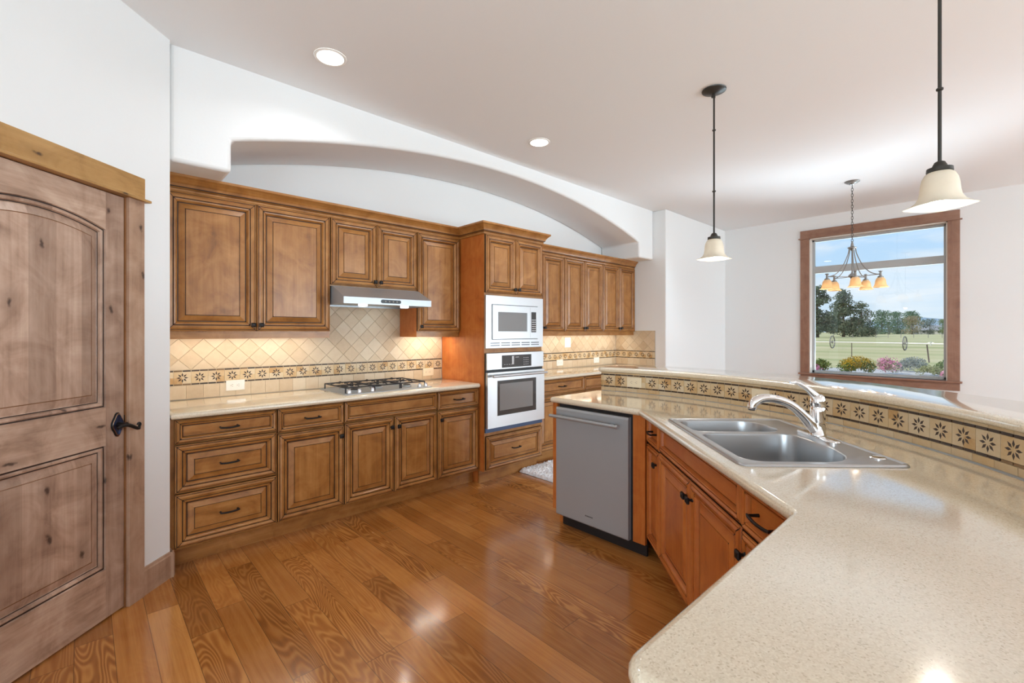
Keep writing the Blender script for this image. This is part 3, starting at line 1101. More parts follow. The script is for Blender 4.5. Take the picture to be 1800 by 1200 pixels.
# wall oven
ov = thing('wall_oven', 'stainless steel wall oven below the microwave', 'oven', (OX0, YO, 0.462))
x0, x1 = 0.006, OW - 0.006
b = MB()
b.box((0.020, 0.004, 0.002), (OW - 0.020, 0.58, 0.722), 'black_plastic')
b.box((x0, -0.014, 0.004), (x1, 0.0, 0.045), 'oven_trim')
b.box((x0, -0.016, 0.045), (x1, 0.0, 0.722), 'black_plastic')
b.build('oven_body', ov)
cp = MB()
cp.box((x0, -0.034, 0.572), (x1, -0.016, 0.724), 'steel_bright')
co_ = cp.build('control_panel', ov, bevel=0.003)
d = MB()
d.box((0.185, -0.0365, 0.586), (0.570, -0.0335, 0.700), 'black_glass')
for i in range(4):
    for k in range(3):
        d.box((0.465 + k * 0.026, -0.0372, 0.604 + i * 0.021), (0.475 + k * 0.026, -0.0364, 0.609 + i * 0.021), 'key_light')
for i in range(4):
    d.box((0.210 + i * 0.030, -0.0372, 0.612), (0.226 + i * 0.030, -0.0364, 0.616), 'key_light')
d.box((0.355, -0.0372, 0.676), (0.400, -0.0364, 0.681), 'key_light')
d.box((0.31, -0.0372, 0.612), (0.335, -0.0364, 0.69), 'key_light')
d.build('display', co_)
vb = MB()
for i in range(14):
    vb.box((0.02 + i * 0.051, -0.017, 0.553), (0.062 + i * 0.051, -0.0155, 0.566), 'iron')
vb.build('vent_slots', ov)
od = MB()
gx0, gx1, gz0, gz1 = 0.120, 0.630, 0.150, 0.470
fr4 = [((x0, 0.046), (gx0, 0.548)), ((gx1, 0.046), (x1, 0.548)), ((gx0, 0.046), (gx1, gz0)), ((gx0, gz1), (gx1, 0.548))]
for (a0, c0), (a1, c1) in fr4:
    od.box((a0, -0.044, c0), (a1, -0.016, c1), 'steel_bright')
odo = od.build('oven_door', ov)
wg = MB()
wg.box((gx0, -0.042, gz0), (gx1, -0.030, gz1), 'black_glass')
wg.box((gx0 + 0.03, -0.0428, gz0 + 0.045), (gx1 - 0.045, -0.0415, gz1 - 0.03), 'oven_glass')
wgo = wg.build('oven_window', odo)
hb = MB()
hb.tube([(0.035, -0.086, 0.517), (OW - 0.012, -0.086, 0.517)], 0.0125, 'steel_bright', 14)
for xx in (0.075, OW - 0.06):
    hb.box((xx - 0.012, -0.083, 0.509), (xx + 0.012, -0.043, 0.525), 'steel_bright')
hb.build('handle', odo, smooth=40)

# microwave
mw = thing('microwave', 'stainless built-in microwave with trim kit above the wall oven', 'microwave', (OX0, YO, 1.228))
x0, x1 = 0.003, OW - 0.003
b = MB()
b.box((0.06, 0.0, 0.06), (OW - 0.06, 0.45, 0.41), 'black_plastic')
b.build('microwave_body', mw)
t = MB()
ix0, ix1, iz0, iz1 = 0.070, 0.676, 0.080, 0.404
for (a0, c0), (a1, c1) in (((x0, 0.003), (ix0, 0.483)), ((ix1, 0.003), (x1, 0.483)), ((ix0, 0.003), (ix1, iz0)), ((ix0, iz1), (ix1, 0.483))):
    t.box((a0, -0.022, c0), (a1, -0.001, c1), 'steel_bright')
to = t.build('trim_frame', mw)
vs = MB()
for r in range(2):
    for i in range(5):
        vs.box((0.056 + i * 0.131, -0.0226, 0.024 + r * 0.021), (0.056 + i * 0.131 + 0.112, -0.0215, 0.031 + r * 0.021), 'black_plastic')
vs.build('vent_slots', to)
md = MB()
md.box((ix0, -0.012, iz0), (ix1, -0.001, iz1), 'black_plastic')
wx0, wx1, wz0, wz1 = 0.142, 0.520, 0.155, 0.335
fx0, fx1, fz0, fz1 = ix0 + 0.006, ix1 - 0.006, iz0 + 0.006, iz1 - 0.006
for (a0, c0), (a1, c1) in (((fx0, fz0), (wx0, fz1)), ((wx1, fz0), (fx1, fz1)), ((wx0, fz0), (wx1, wz0)), ((wx0, wz1), (wx1, fz1))):
    md.box((a0, -0.030, c0), (a1, -0.012, c1), 'steel_bright')
mdo = md.build('microwave_door', mw)
wn_ = MB()
wn_.rings([[(wx0 - 0.012, -0.0305, wz0 - 0.010), (wx1 + 0.012, -0.0305, wz0 - 0.010), (wx1 + 0.012, -0.0305, wz1 + 0.010), (wx0 - 0.012, -0.0305, wz1 + 0.010)],
           [(wx0, -0.024, wz0), (wx1, -0.024, wz0), (wx1, -0.024, wz1), (wx0, -0.024, wz1)]], 'steel_bright', False, False)
wn_.add([(wx0, -0.024, wz0), (wx1, -0.024, wz0), (wx1, -0.024, wz1), (wx0, -0.024, wz1)], [(0, 1, 2, 3)], 'oven_glass')
wn_.build('door_window', mdo)
kp = MB()
kp.box((0.576, -0.0312, 0.148), (0.643, -0.0298, 0.345), 'black_glass')
for i in range(6):
    for k in range(3):
        kp.box((0.583 + k * 0.019, -0.0318, 0.158 + i * 0.021), (0.597 + k * 0.019, -0.0310, 0.167 + i * 0.021), 'key_light')
kp.build('keypad', mdo)
MB().box((0.5605, -0.0306, fz0 + 0.01), (0.562, -0.0298, fz1 - 0.01), 'socket_dark').build('door_seam', mdo)

# ------------------------------------------------------------------ range hood
hd = thing('range_hood', 'stainless under-cabinet range hood with sloped front over the cooktop', 'hood', (1.395, YW, 0))
HWd = 0.758
pr_ = [(-0.012, 1.592), (-0.550, 1.592), (-0.550, 1.642), (-0.345, 1.7355), (-0.012, 1.7355)]
m_ = MB()
L = [(0.0, y, z) for y, z in pr_]
Rr = [(HWd, y, z) for y, z in pr_]
# open underside recess
m_.add(L + Rr, [(1, 6, 7, 2), (2, 7, 8, 3), (3, 8, 9, 4), (4, 9, 5, 0), (0, 1, 2, 3, 4), (9, 8, 7, 6, 5)],
       ['steel_h', 'steel_h', 'steel_h', 'steel_h', 'steel_v', 'steel_v'])
ur = [(0, -0.550), (HWd, -0.550), (HWd, -0.012), (0, -0.012)]
ui = [(0.02, -0.530), (HWd - 0.02, -0.530), (HWd - 0.02, -0.03), (0.02, -0.03)]
m_.rings([[(x, y, 1.592) for x, y in ur], [(x, y, 1.592) for x, y in ui], [(x, y, 1.606) for x, y in ui]], 'steel_v', False, True)
hdo = m_.build('hood_shell', hd)
cp = MB()
cp.rings([[(x, y, z) for x, z in fillet([(0.297, 1.604), (0.470, 1.604), (0.470, 1.632), (0.297, 1.632)], 0.013, 5)] for y in (-0.549, -0.5535)], 'black_plastic')
for i in range(4):
    cp.lathe((0.335 + i * 0.033, -0.5535, 1.618), [(0.006, 0), (0.006, -0.0012)], 'socket_dark', 10, axis='y')
cp.build('control_plate', hd)
for i, xx in enumerate((0.205, 0.571)):
    ln = MB()
    ln.lathe((xx, -0.43, 1.579), [(0.030, 0.0), (0.034, 0.004), (0.034, 0.027)], 'hood_lens', 20)
    ln.build('hood_lamp', hd)
    l = bpy.data.lights.new('hood_lamp_light', 'SPOT')
    l.energy, l.color, l.spot_size, l.shadow_soft_size, l.spot_blend = 3.0, (1.0, 0.93, 0.82), math.radians(130), 0.03, 0.5
    lo = bpy.data.objects.new('hood_lamp_light', l)
    COL.objects.link(lo)
    lo.location = (1.395 + xx, YW - 0.43, 1.572)
    lo.parent = None

# ------------------------------------------------------------------ worktops
wt = MB()
lp = fillet([(0.358, 3.206), (2.612, 3.206), (2.6285, 3.222), (2.6285, YW - 0.002), (0.358, YW - 0.002)], [0, 0.012, 0, 0, 0], 5)
slab(wt, lp, 0.876, 0.914, 0.018, 'quartz')
tag(wt.build('countertop', smooth=50), 'long speckled beige worktop holding the gas cooktop', 'countertop')
wt = MB()
slab(wt, [(3.388, 3.206), (XN - 0.003, 3.206), (XN - 0.003, YW - 0.002), (3.388, YW - 0.002)], 0.876, 0.914, 0.018, 'quartz')
tag(wt.build('countertop', smooth=50), 'speckled beige worktop right of the tall oven cabinet', 'countertop')

# curved bar geometry
BC = (1.012, 1.668)
BR = 2.074


def arcp(th, r, z=0.0):
    return (BC[0] + r * math.cos(th), BC[1] + r * math.sin(th), z)


TH0 = math.radians(14.3)
TH1 = math.radians(-104)

tdir, ndir = Vector((S7, S7)), Vector((S7, -S7))
NB = Vector((1.345, 0.372))


def dg(al, dp):
    p = NB + tdir * al + ndir * dp
    return (p.x, p.y)


isl = [(2.985, 2.205), (2.430, 2.205), (2.420, 1.477), (1.345, 0.372), (0.545, 0.372), (0.545, -0.34)]
isl = fillet(isl, [0, 0.02, 0.03, 0.035, 0.05, 0.0], 6)
N = 46
tha = math.atan2(-0.352 - BC[1], 0.56 - BC[0])
arc = [arcp(tha + (TH0 - math.radians(0.4) - tha) * k / N, BR - 0.002)[:2] for k in range(N + 1)]
loop = isl + arc
hole = fillet([dg(0.405, 0.07), dg(1.225, 0.07), dg(1.225, 0.62), dg(0.405, 0.62)], 0.03, 4)
ct = MB()
# signed area check for CCW
A_ = sum(loop[i - 1][0] * loop[i][1] - loop[i][0] * loop[i - 1][1] for i in range(len(loop)))
if A_ < 0:
    loop = loop[::-1]
slab(ct, loop, 0.876, 0.914, 0.018, 'quartz', hole)
tag(ct.build('countertop', smooth=50), 'angled speckled beige peninsula worktop with the sink cut into it', 'countertop')

# pony wall behind the tile and the raised bar top
def arcwall(mb, r0, r1, z0, z1, a, b, mat, n=60):
    rings = []
    for k in range(n + 1):
        th = a + (b - a) * k / n
        rings.append([arcp(th, r0, z0), arcp(th, r1, z0), arcp(th, r1, z1), arcp(th, r0, z1)])
    mb.rings(rings, mat)
    return mb


struct(arcwall(MB(), BR + 0.010, BR + 0.125, 0, 1.0595, TH1, TH0, 'wall_paint').build('wall_bar', smooth=30))
bl = [arcp(TH1 - 0.01 + (TH0 + 0.012 - TH1) * k / 70, BR + 0.405)[:2] for k in range(71)]
bl += [arcp(TH1 - 0.01 + (TH0 + 0.022 - TH1) * k / 70, BR - 0.026)[:2] for k in reversed(range(71))]
bl = fillet(bl, [0.06 if i in (70,) else (0.03 if i == 71 else 0) for i in range(len(bl))], 5)
A_ = sum(bl[i - 1][0] * bl[i][1] - bl[i][0] * bl[i - 1][1] for i in range(len(bl)))
if A_ < 0:
    bl = bl[::-1]
bt = MB()
slab(bt, bl, 1.0605, 1.099, 0.019, 'quartz')
tag(bt.build('bar_top', smooth=50), 'raised curved beige bar top behind the sink', 'countertop')


# ------------------------------------------------------------------ tiled backsplashes
def clip(poly, x0, z0, x1, z1):
    def cut(ps, inside, inter):
        out = []
        for i in range(len(ps)):
            a, b = ps[i - 1], ps[i]
            ia, ib = inside(a), inside(b)
            if ia != ib:
                out.append(inter(a, b))
            if ib:
                out.append(b)
        return out
    def ix(v):
        return lambda a, b: (v, a[1] + (b[1] - a[1]) * (v - a[0]) / (b[0] - a[0]))
    def iz(v):
        return lambda a, b: (a[0] + (b[0] - a[0]) * (v - a[1]) / (b[1] - a[1]), v)
    for inside, inter in ((lambda p: p[0] >= x0, ix(x0)), (lambda p: p[0] <= x1, ix(x1)), (lambda p: p[1] >= z0, iz(z0)), (lambda p: p[1] <= z1, iz(z1))):
        if len(poly) < 3:
            return []
        poly = cut(poly, inside, inter)
    return poly if len(poly) >= 3 else []


def tile(mb, poly, fn, d, mat, tint, ch=0.0018):
    c = (sum(p[0] for p in poly) / len(poly), sum(p[1] for p in poly) / len(poly))
    def sh(p, k):
        L = math.hypot(p[0] - c[0], p[1] - c[1]) or 1
        f = max(0.2, 1 - k / L)
        return (c[0] + (p[0] - c[0]) * f, c[1] + (p[1] - c[1]) * f)
    area_ = sum(poly[i - 1][0] * poly[i][1] - poly[i][0] * poly[i - 1][1] for i in range(len(poly)))
    if abs(area_) < 2e-5:
        return
    if area_ < 0:
        poly = poly[::-1]
    n = len(poly)
    v = [fn(*p, 0.0) for p in poly] + [fn(*p, d - ch * 0.6) for p in poly] + [fn(*sh(p, ch), d) for p in poly]
    f = [tuple(2 * n + i for i in range(n))]
    for i in range(n):
        k = (i + 1) % n
        f += [(i, k, n + k, n + i), (n + i, n + k, 2 * n + k, 2 * n + i)]
    mb.add(v, f, mat, tint)


STAR = 0.0995


def star_border(mb, fn, a0, a1, z0, phase, band_end=None):
    """row of star tiles between two dashed dark strips; z0 = bottom of the lower strip, 0.102 high"""
    k0 = int(math.floor((a0 - phase) / STAR - 0.5))
    k1 = int(math.ceil((a1 - phase) / STAR + 0.5))
    for k in range(k0, k1 + 1):
        c = phase + k * STAR
        l, r = c - STAR / 2 + 0.001, c + STAR / 2 - 0.001
        p = clip([(l, z0 + 0.0105), (r, z0 + 0.0105), (r, z0 + 0.0915), (l, z0 + 0.0915)], a0, z0, a1, z0 + 0.2)
        if p:
            # four little corner stones of different tint
            zc = z0 + 0.051
            for sx in (0, 1):
                for sz in (0, 1):
                    q = clip(p, (l, c)[sx], (z0, zc)[sz], (c, r)[sx], (zc, z0 + 0.2)[sz])
                    if q:
                        tile(mb, q, fn, 0.0078, 'star_tile', min(1, max(0, random.gauss(0.55, 0.28))), 0.0004)
        for s in (0, 1):
            for zz in (z0 + 0.0005, z0 + 0.0925):
                l2 = c - STAR / 2 + s * STAR / 2 + 0.0022
                q = clip([(l2, zz), (l2 + 0.0453, zz), (l2 + 0.0453, zz + 0.0088), (l2, zz + 0.0088)], a0, z0, a1, z0 + 0.2)
                if q:
                    tile(mb, q, fn, 0.0085, 'dark_tile', 0.9 * random.random() ** 2 if random.random() < 0.93 else 1.0, 0.0008)
        if c - 0.036 > a0 and c + 0.036 < a1:
            zc = z0 + 0.051
            for j in range(8):
                a = j * PI / 4
                ca, sa = math.cos(a), math.sin(a)
                pts = []
                for rr_, w in ((0.0080, 0), (0.0195, -0.0056), (0.0345, 0), (0.0195, 0.0056)):
                    pts.append(fn(c + rr_ * ca - w * sa, zc + rr_ * sa + w * ca, 0.0082))
                mb.add(pts, [(0, 1, 2, 3)], 'petal')


def grid_tiles(mb, fn, a0, a1, z0, z1, pitch, phase, mat='travertine'):
    k0 = int(math.floor((a0 - phase) / pitch)) - 1
    k1 = int(math.ceil((a1 - phase) / pitch)) + 1
    for k in range(k0, k1):
        l = phase + k * pitch
        p = clip([(l + 0.001, z0 + 0.001), (l + pitch - 0.001, z0 + 0.001), (l + pitch - 0.001, z1 - 0.001), (l + 0.001, z1 - 0.001)], a0, z0, a1, z1)
        if p:
            tile(mb, p, fn, 0.008, mat, min(1, max(0, random.gauss(0.62, 0.16))))


def diamond_tiles(mb, fn, a0, a1, z0, z1, phase):
    D = 0.1437
    h = D / 2 - 0.0014
    nrow = int((z1 - z0) / (D / 2)) + 2
    for r in range(0, nrow + 1):
        zc = z0 + r * D / 2
        off = phase + (D / 2 if r % 2 == 0 else 0.0)
        k0 = int((a0 - off) / D) - 1
        k1 = int((a1 - off) / D) + 2
        for k in range(k0, k1):
            c = off + k * D
            p = clip([(c, zc - h), (c + h, zc), (c, zc + h), (c - h, zc)], a0, z0 + 0.001, a1, z1)
            if p:
                tile(mb, p, fn, 0.008, 'travertine', min(1, max(0, random.gauss(0.55, 0.19))), 0.0022)


def splash(label, fn, a0, a1, ztop, phase_star, phase_dia, phase_base, zbase=0.9145, name='tile_backsplash'):
    t = thing(name, label, 'backsplash')
    gb = MB()
    gb.add([fn(a0, zbase, 0.005), fn(a1, zbase, 0.005), fn(a1, ztop, 0.005), fn(a0, ztop, 0.005), fn(a0, zbase, 0.0005), fn(a1, zbase, 0.0005), fn(a1, ztop, 0.0005), fn(a0, ztop, 0.0005)],
           [(0, 1, 2, 3), (4, 7, 6, 5), (0, 4, 5, 1), (1, 5, 6, 2), (2, 6, 7, 3), (3, 7, 4, 0)], 'grout')
    gb.build('grout_bed', t)
    q = MB(); diamond_tiles(q, fn, a0, a1, 1.1155, ztop, phase_dia); q.build('diamond_tiles', t)
    q = MB(); star_border(q, fn, a0, a1, 1.0120, phase_star); q.build('star_border', t)
    q = MB(); grid_tiles(q, fn, a0, a1, zbase, 1.0110, STAR, phase_base); q.build('base_tiles', t)
    return t


fnA = lambda a, z, d: (a, YW - 0.001 - d, z)
splash('travertine tile backsplash with star border behind the cooktop', fnA, 0.358, 2.628, 1.715, 0.494, 0.830, 0.515)
splash('travertine tile backsplash with star border right of the oven cabinet', fnA, 3.388, XN - 0.010, 1.372, 3.45, 3.42, 3.40)
fnE = lambda a, z, d: (XN - 0.0005 - d, YW - 0.010 - a, z)
splash('short return of tile backsplash on the grey end wall', fnE, 0.0, YW - 0.010 - 3.213, 1.396, 0.040, 0.02, 0.0)

# curved tile strip on the bar
fnB = lambda a, z, d: arcp(TH0 - a / BR, BR + 0.009 - d, z)
LB = (TH0 - tha) * BR
bs = thing('tile_backsplash', 'curved tile strip with star border below the raised bar', 'backsplash')
arcwall(MB(), BR + 0.0045, BR + 0.0095, 0.9145, 1.0595, tha, TH0, 'grout').build('grout_bed', bs, smooth=30)
q = MB(); grid_tiles(q, fnB, 0.0, LB, 0.9145, 0.9445, 0.089, 0.03, 'star_tile'); q.build('base_tiles', bs)
q = MB(); star_border(q, fnB, 0.0, 0.3682, 0.9450, 0.066); star_border(q, fnB, 0.3682, LB, 0.9450, 0.418); q.build('star_border', bs)
q = MB(); grid_tiles(q, fnB, 0.0, LB, 1.0475, 1.0595, 0.0995, 0.02, 'star_tile'); q.build('top_tiles', bs)


# ------------------------------------------------------------------ outlets
def outlet(label, fn, a0, z0, w, h, mat, kind):
    t = thing('wall_outlet' if kind != 'switch' else 'light_switch', label, 'outlet' if kind != 'switch' else 'switch')
    mb = MB()
    rings = []
    for i, d in ((0, 0.008), (0, 0.0115), (0.003, 0.0135)):
        rings.append([fn(a, z, d) for a, z in ((a0 + i, z0 + i), (a0 + w - i, z0 + i), (a0 + w - i, z0 + h - i), (a0 + i, z0 + h - i))])
    mb.rings(rings, mat)
    mb.build('cover_plate', t)
    c, zc = a0 + w / 2, z0 + h / 2
    s = MB()
    if kind == 'switch':
        cs = (a0 + w * 0.33, a0 + w * 0.67) if w > 0.1 else (c,)
        for cc in cs:
            v = [fn(cc - 0.011, zc - 0.030, 0.0135), fn(cc + 0.011, zc - 0.030, 0.0135), fn(cc + 0.011, zc + 0.030, 0.0165), fn(cc - 0.011, zc + 0.030, 0.0165)]
            s.add(v + [fn(cc - 0.011, zc + 0.030, 0.0135), fn(cc + 0.011, zc + 0.030, 0.0135)], [(0, 1, 2, 3), (3, 2, 5, 4)], 'white_plastic')
        s.build('rocker', t)
    else:
        for sd in (-1, 1):
            cc = c + sd * w * 0.17
            face = fillet([(cc - 0.015, zc - 0.016), (cc + 0.015, zc - 0.016), (cc + 0.015, zc + 0.016), (cc - 0.015, zc + 0.016)], 0.006, 3)
            s.rings([[fn(a, z, d) for a, z in face] for d in (0.0132, 0.0150)], mat)
            for dz in (-0.0065, 0.0065):
                s.add([fn(cc - 0.004, zc + dz - 0.001, 0.0152), fn(cc + 0.005, zc + dz - 0.001, 0.0152), fn(cc + 0.005, zc + dz + 0.001, 0.0152), fn(cc - 0.004, zc + dz + 0.001, 0.0152)], [(0, 1, 2, 3)], 'socket_dark')
            s.add([fn(cc - 0.0105, zc - 0.0022, 0.0152), fn(cc - 0.0065, zc - 0.0022, 0.0152), fn(cc - 0.0065, zc + 0.0022, 0.0152), fn(cc - 0.0105, zc + 0.0022, 0.0152)], [(0, 1, 2, 3)], 'socket_dark')
        s.build('receptacle', t)
    return t


outlet('white double outlet on the backsplash left of the cooktop', fnA, 0.752, 0.951, 0.121, 0.075, 'white_plastic', 'o')
outlet('ivory double outlet on the backsplash right of the cooktop, beside the oven cabinet', fnA, 2.408, 0.948, 0.121, 0.075, 'ivory_plastic', 'o')
outlet('white outlet on the far backsplash, nearer the ovens', fnA, 4.375, 0.948, 0.121, 0.075, 'white_plastic', 'o')
outlet('white outlet on the far backsplash, nearer the end wall', fnA, 5.150, 0.948, 0.121, 0.075, 'white_plastic', 'o')
outlet('white switch plate among the diamond tiles under the far wall cabinets', fnA, 4.530, 1.178, 0.121, 0.128, 'white_plastic', 'switch')


outlet('ivory outlet in the star border at the far end of the raised bar', fnB, 0.216, 0.955, 0.118, 0.076, 'ivory_plastic', 'o')
outlet('ivory outlet in the star border directly behind the faucet spout', fnB, 1.158, 0.958, 0.118, 0.076, 'ivory_plastic', 'o')

# ------------------------------------------------------------------ gas cooktop
ck = thing('gas_cooktop', 'stainless gas cooktop with black cast iron grates set in the worktop', 'cooktop', (1.394, 3.272, 0.914))
KW, KD = 0.756, 0.505
p = MB()
lp = fillet([(0, 0), (KW, 0), (KW, KD), (0, KD)], 0.02, 5)
p.rings([[(x, y, 0.0005) for x, y in lp], [(x, y, 0.005) for x, y in lp], [(x, y, 0.008) for x, y in offset_loop(lp, 0.008)], [(x, y, 0.005) for x, y in offset_loop(lp, 0.02)]], 'steel_h')
p.build('drip_tray', ck, smooth=40)
burners = [(0.15, 0.16, 0.040), (0.15, 0.37, 0.034), (0.378, 0.27, 0.050), (0.60, 0.16, 0.034), (0.60, 0.37, 0.040)]
for x, y, r in burners:
    b = MB()
    b.lathe((x, y, 0.005), [(r * 1.15, 0), (r * 1.15, 0.006), (r * 0.95, 0.012)], 'steel_h', 20)
    b.lathe((x, y, 0.017), [(r * 0.9, 0), (r * 0.92, 0.006), (r * 0.6, 0.010)], 'iron', 20)
    b.build('burner', ck, smooth=40)
for gx0, gx1 in ((0.035, 0.255), (0.268, 0.488), (0.501, 0.721)):
    gmb = MB()
    gy0, gy1, zt = 0.075, 0.475, 0.045
    def bar(a, b, w=0.005, z=zt):
        gmb.tube([(a[0], a[1], z), (b[0], b[1], z)], w, 'iron', 6)
    for a, b in (((gx0, gy0), (gx1, gy0)), ((gx0, gy1), (gx1, gy1)), ((gx0, gy0), (gx0, gy1)), ((gx1, gy0), (gx1, gy1)), ((gx0, (gy0 + gy1) / 2), (gx1, (gy0 + gy1) / 2))):
        bar(a, b)
    cx = (gx0 + gx1) / 2
    for cy in (((gy0 * 3 + gy1) / 4, (gy0 + gy1 * 3) / 4)):
        for dx, dy in ((1, 0), (-1, 0), (0, 1), (0, -1)):
            L = (gx1 - gx0) / 2 if dx else 0.10
            a, b = Vector((cx + dx * L, cy + dy * L, zt)), Vector((cx + dx * 0.025, cy + dy * 0.025, zt + 0.006))
            gmb.tube([a, a.lerp(b, 0.5) + Vector((0, 0, 0.008)), b], 0.0045, 'iron', 6)
    for x in (gx0, gx1):
        for y in (gy0, gy1):
            gmb.tube([(x, y, 0.004), (x, y, zt)], 0.0052, 'iron', 6)
    gmb.build('grate', ck)
for x in (0.050, 0.130, 0.235, 0.655, 0.715):
    k = MB()
    k.lathe((x, 0.045, 0.006), [(0.020, 0), (0.020, 0.004), (0.016, 0.006), (0.014, 0.024), (0.012, 0.028)], 'white_knob', 16)
    k.box((x - 0.003, 0.030, 0.026), (x + 0.003, 0.060, 0.038), 'white_knob')
    k.build('control_knob', ck, smooth=40)

# ------------------------------------------------------------------ peninsula cabinets
XI = 2.470           # dishwasher face
# far end panel
ep = MB()
extr(ep, [(XI - 0.005, 0.116), (XI + 0.07, 0.116), (XI + 0.07, 0.0), (3.02, 0.0), (3.02, 0.8745), (XI - 0.005, 0.8745)], 'y', 2.158, 2.198, 'red_lit_v')
tag(ep.build('end_panel'), 'warm-lit red wood end panel closing the peninsula left of the dishwasher', 'panel')
fp = MB()
fp.box((XI, 1.462, 0.09), (XI + 0.02, 1.545, 0.8745), 'red_lit_v')
tag(fp.build('filler_panel'), 'narrow warm-lit red wood filler strip right of the dishwasher', 'panel')

dw = thing('dishwasher', 'stainless steel dishwasher with a long bar handle at the peninsula end', 'dishwasher', (XI, 2.155, 0), -PI / 2)
DWW = 0.606
b = MB()
b.box((0.004, 0.012, 0.10), (DWW - 0.004, 0.55, 0.868), 'black_plastic')
b.build('dishwasher_body', dw)
MB().box((0.004, 0.050, 0.0), (DWW + 0.07, 0.065, 0.105), 'black_plastic').build('toe_kick', dw)
dd = MB()
prof = [(-0.020, 0.092), (-0.026, 0.10), (-0.026, 0.835), (-0.022, 0.850), (0.008, 0.850), (0.008, 0.092)]
extr(dd, prof, 'x', 0.006, DWW - 0.014, 'steel_v')
ddo = dd.build('dishwasher_door', dw)
lg = MB()
x = 0.262
for k, wdt in enumerate((0.007, 0.005, 0.007, 0.007, 0.003, 0.006, 0.003, 0.007)):
    lg.box((x, -0.0266, 0.150), (x + wdt, -0.0258, 0.1575), 'label_dark')
    x += wdt + 0.0022
lg.build('maker_lettering', ddo)
h = MB()
h.tube([(-0.012, -0.075, 0.792), (DWW - 0.058, -0.075, 0.792)], 0.0115, 'steel_h', 14)
for xx in (0.06, DWW - 0.12):
    h.box((xx - 0.010, -0.073, 0.785), (xx + 0.010, -0.026, 0.799), 'steel_h')
h.build('handle', ddo, smooth=40)

# angled sink run: local x runs from the dishwasher corner to the inner corner
A0 = 1.583
def diag_origin(al):
    p = NB + tdir * al + ndir * 0.062
    return (p.x, p.y, 0)


DANG = math.radians(225)
base_cab(0, 0.252, 'narrow warm-lit red base cabinet squeezed between dishwasher and sink base', 'drawer_door', 'l', DANG, diag_origin(1.583), 'red_lit_v', 'red_lit_h', 'red_lit_h', 0.36, pl=0.10)
base_cab(0, 0.966, 'warm-lit red two-door sink base cabinet under the angled worktop', 'false_doors', None, DANG, diag_origin(1.3305), 'red_lit_v', 'red_lit_h', 'red_lit_h', 0.50, ctop=0.69)
base_cab(0, 0.300, 'narrow warm-lit red base cabinet in the inner corner of the peninsula', 'drawer_door', 'r', DANG, diag_origin(0.364), 'red_lit_v', 'red_lit_h', 'red_lit_h', 0.36, pl=0.135)
base_cab(0, 0.66, 'warm-lit red base cabinet under the near end of the peninsula', 'drawer_doors', None, PI, (1.285, 0.325, 0), 'red_lit_v', 'red_lit_h', 'red_lit_h', 0.50)

# ------------------------------------------------------------------ sink and faucet
SKO = dg(0.815, 0.345)
sk = thing('kitchen_sink', 'double bowl stainless drop-in sink set diagonally in the peninsula', 'sink', (SKO[0], SKO[1], 0.914), math.radians(225))
# local: x towards the inner corner, y away from the cook (backwards)


def sl(al, dp):
    return (0.815 - al, dp - 0.345)


outer = fillet([sl(1.240, 0.052), sl(0.390, 0.052), sl(0.390, 0.640), sl(1.240, 0.640)], 0.035, 6)
b1 = fillet([sl(1.185, 0.098), sl(0.930, 0.098), sl(0.930, 0.500), sl(1.185, 0.470)], [0.05, 0.04, 0.07, 0.11], 8)
b2 = fillet([sl(0.885, 0.098), sl(0.440, 0.098), sl(0.440, 0.470), sl(0.640, 0.520), sl(0.885, 0.500)], [0.05, 0.07, 0.13, 0.2, 0.07], 8)


def ccw(lp):
    A = sum(lp[i - 1][0] * lp[i][1] - lp[i][0] * lp[i - 1][1] for i in range(len(lp)))
    return lp if A > 0 else lp[::-1]


outer, b1, b2 = ccw(outer), ccw(b1), ccw(b2)
import bmesh
rim = MB()
rim.rings([[(x, y, 0.0008) for x, y in outer], [(x, y, 0.004) for x, y in offset_loop(outer, 0.001)], [(x, y, 0.009) for x, y in offset_loop(outer, 0.007)], [(x, y, 0.0085) for x, y in offset_loop(outer, 0.014)], [(x, y, 0.0055) for x, y in offset_loop(outer, 0.020)]], 'steel_sink', False, False)
bm = bmesh.new()
es = []
for lp, z in ((offset_loop(outer, 0.020), 0.0055), (offset_loop(b1, -0.010), 0.0055), (offset_loop(b2, -0.010), 0.0055)):
    vs = [bm.verts.new((x, y, z)) for x, y in lp]
    es += [bm.edges.new((vs[i], vs[(i + 1) % len(vs)])) for i in range(len(vs))]
bmesh.ops.triangle_fill(bm, use_beauty=True, use_dissolve=False, edges=es)
bm.verts.index_update()
fs = [[v.index for v in f.verts] if f.normal.z > 0 else [v.index for v in f.verts][::-1] for f in bm.faces]
rim.add([tuple(v.co) for v in bm.verts], fs, 'steel_sink')
bm.free()
rim.build('sink_deck', sk, smooth=40)
for lp, nm, lab in ((b1, 'bowl', 'small left bowl'), (b2, 'bowl', 'large right bowl')):
    bw = MB()
    prof = [(-0.010, 0.0055), (-0.006, 0.0065), (-0.002, 0.004), (0.0, -0.004), (0.006, -0.10), (0.012, -0.150), (0.022, -0.168), (0.045, -0.176)]
    bw.rings([[(x, y, z) for x, y in offset_loop(lp, i)] for i, z in prof], 'steel_sink', False, True)
    o = bw.build(nm, sk, smooth=40)
    o['label'] = lab
    cx = sum(q_[0] for q_ in lp) / len(lp)
    cy = sum(q_[1] for q_ in lp) / len(lp)
    dr = MB()
    dr.lathe((cx, cy, -0.1758), [(0.045, 0.0), (0.043, 0.003), (0.034, 0.001), (0.030, -0.0), (0.012, 0.002)], 'chrome', 20)
    dr.build('drain', o, smooth=40)
hl = MB()
hx, hy = sl(0.492, 0.590)
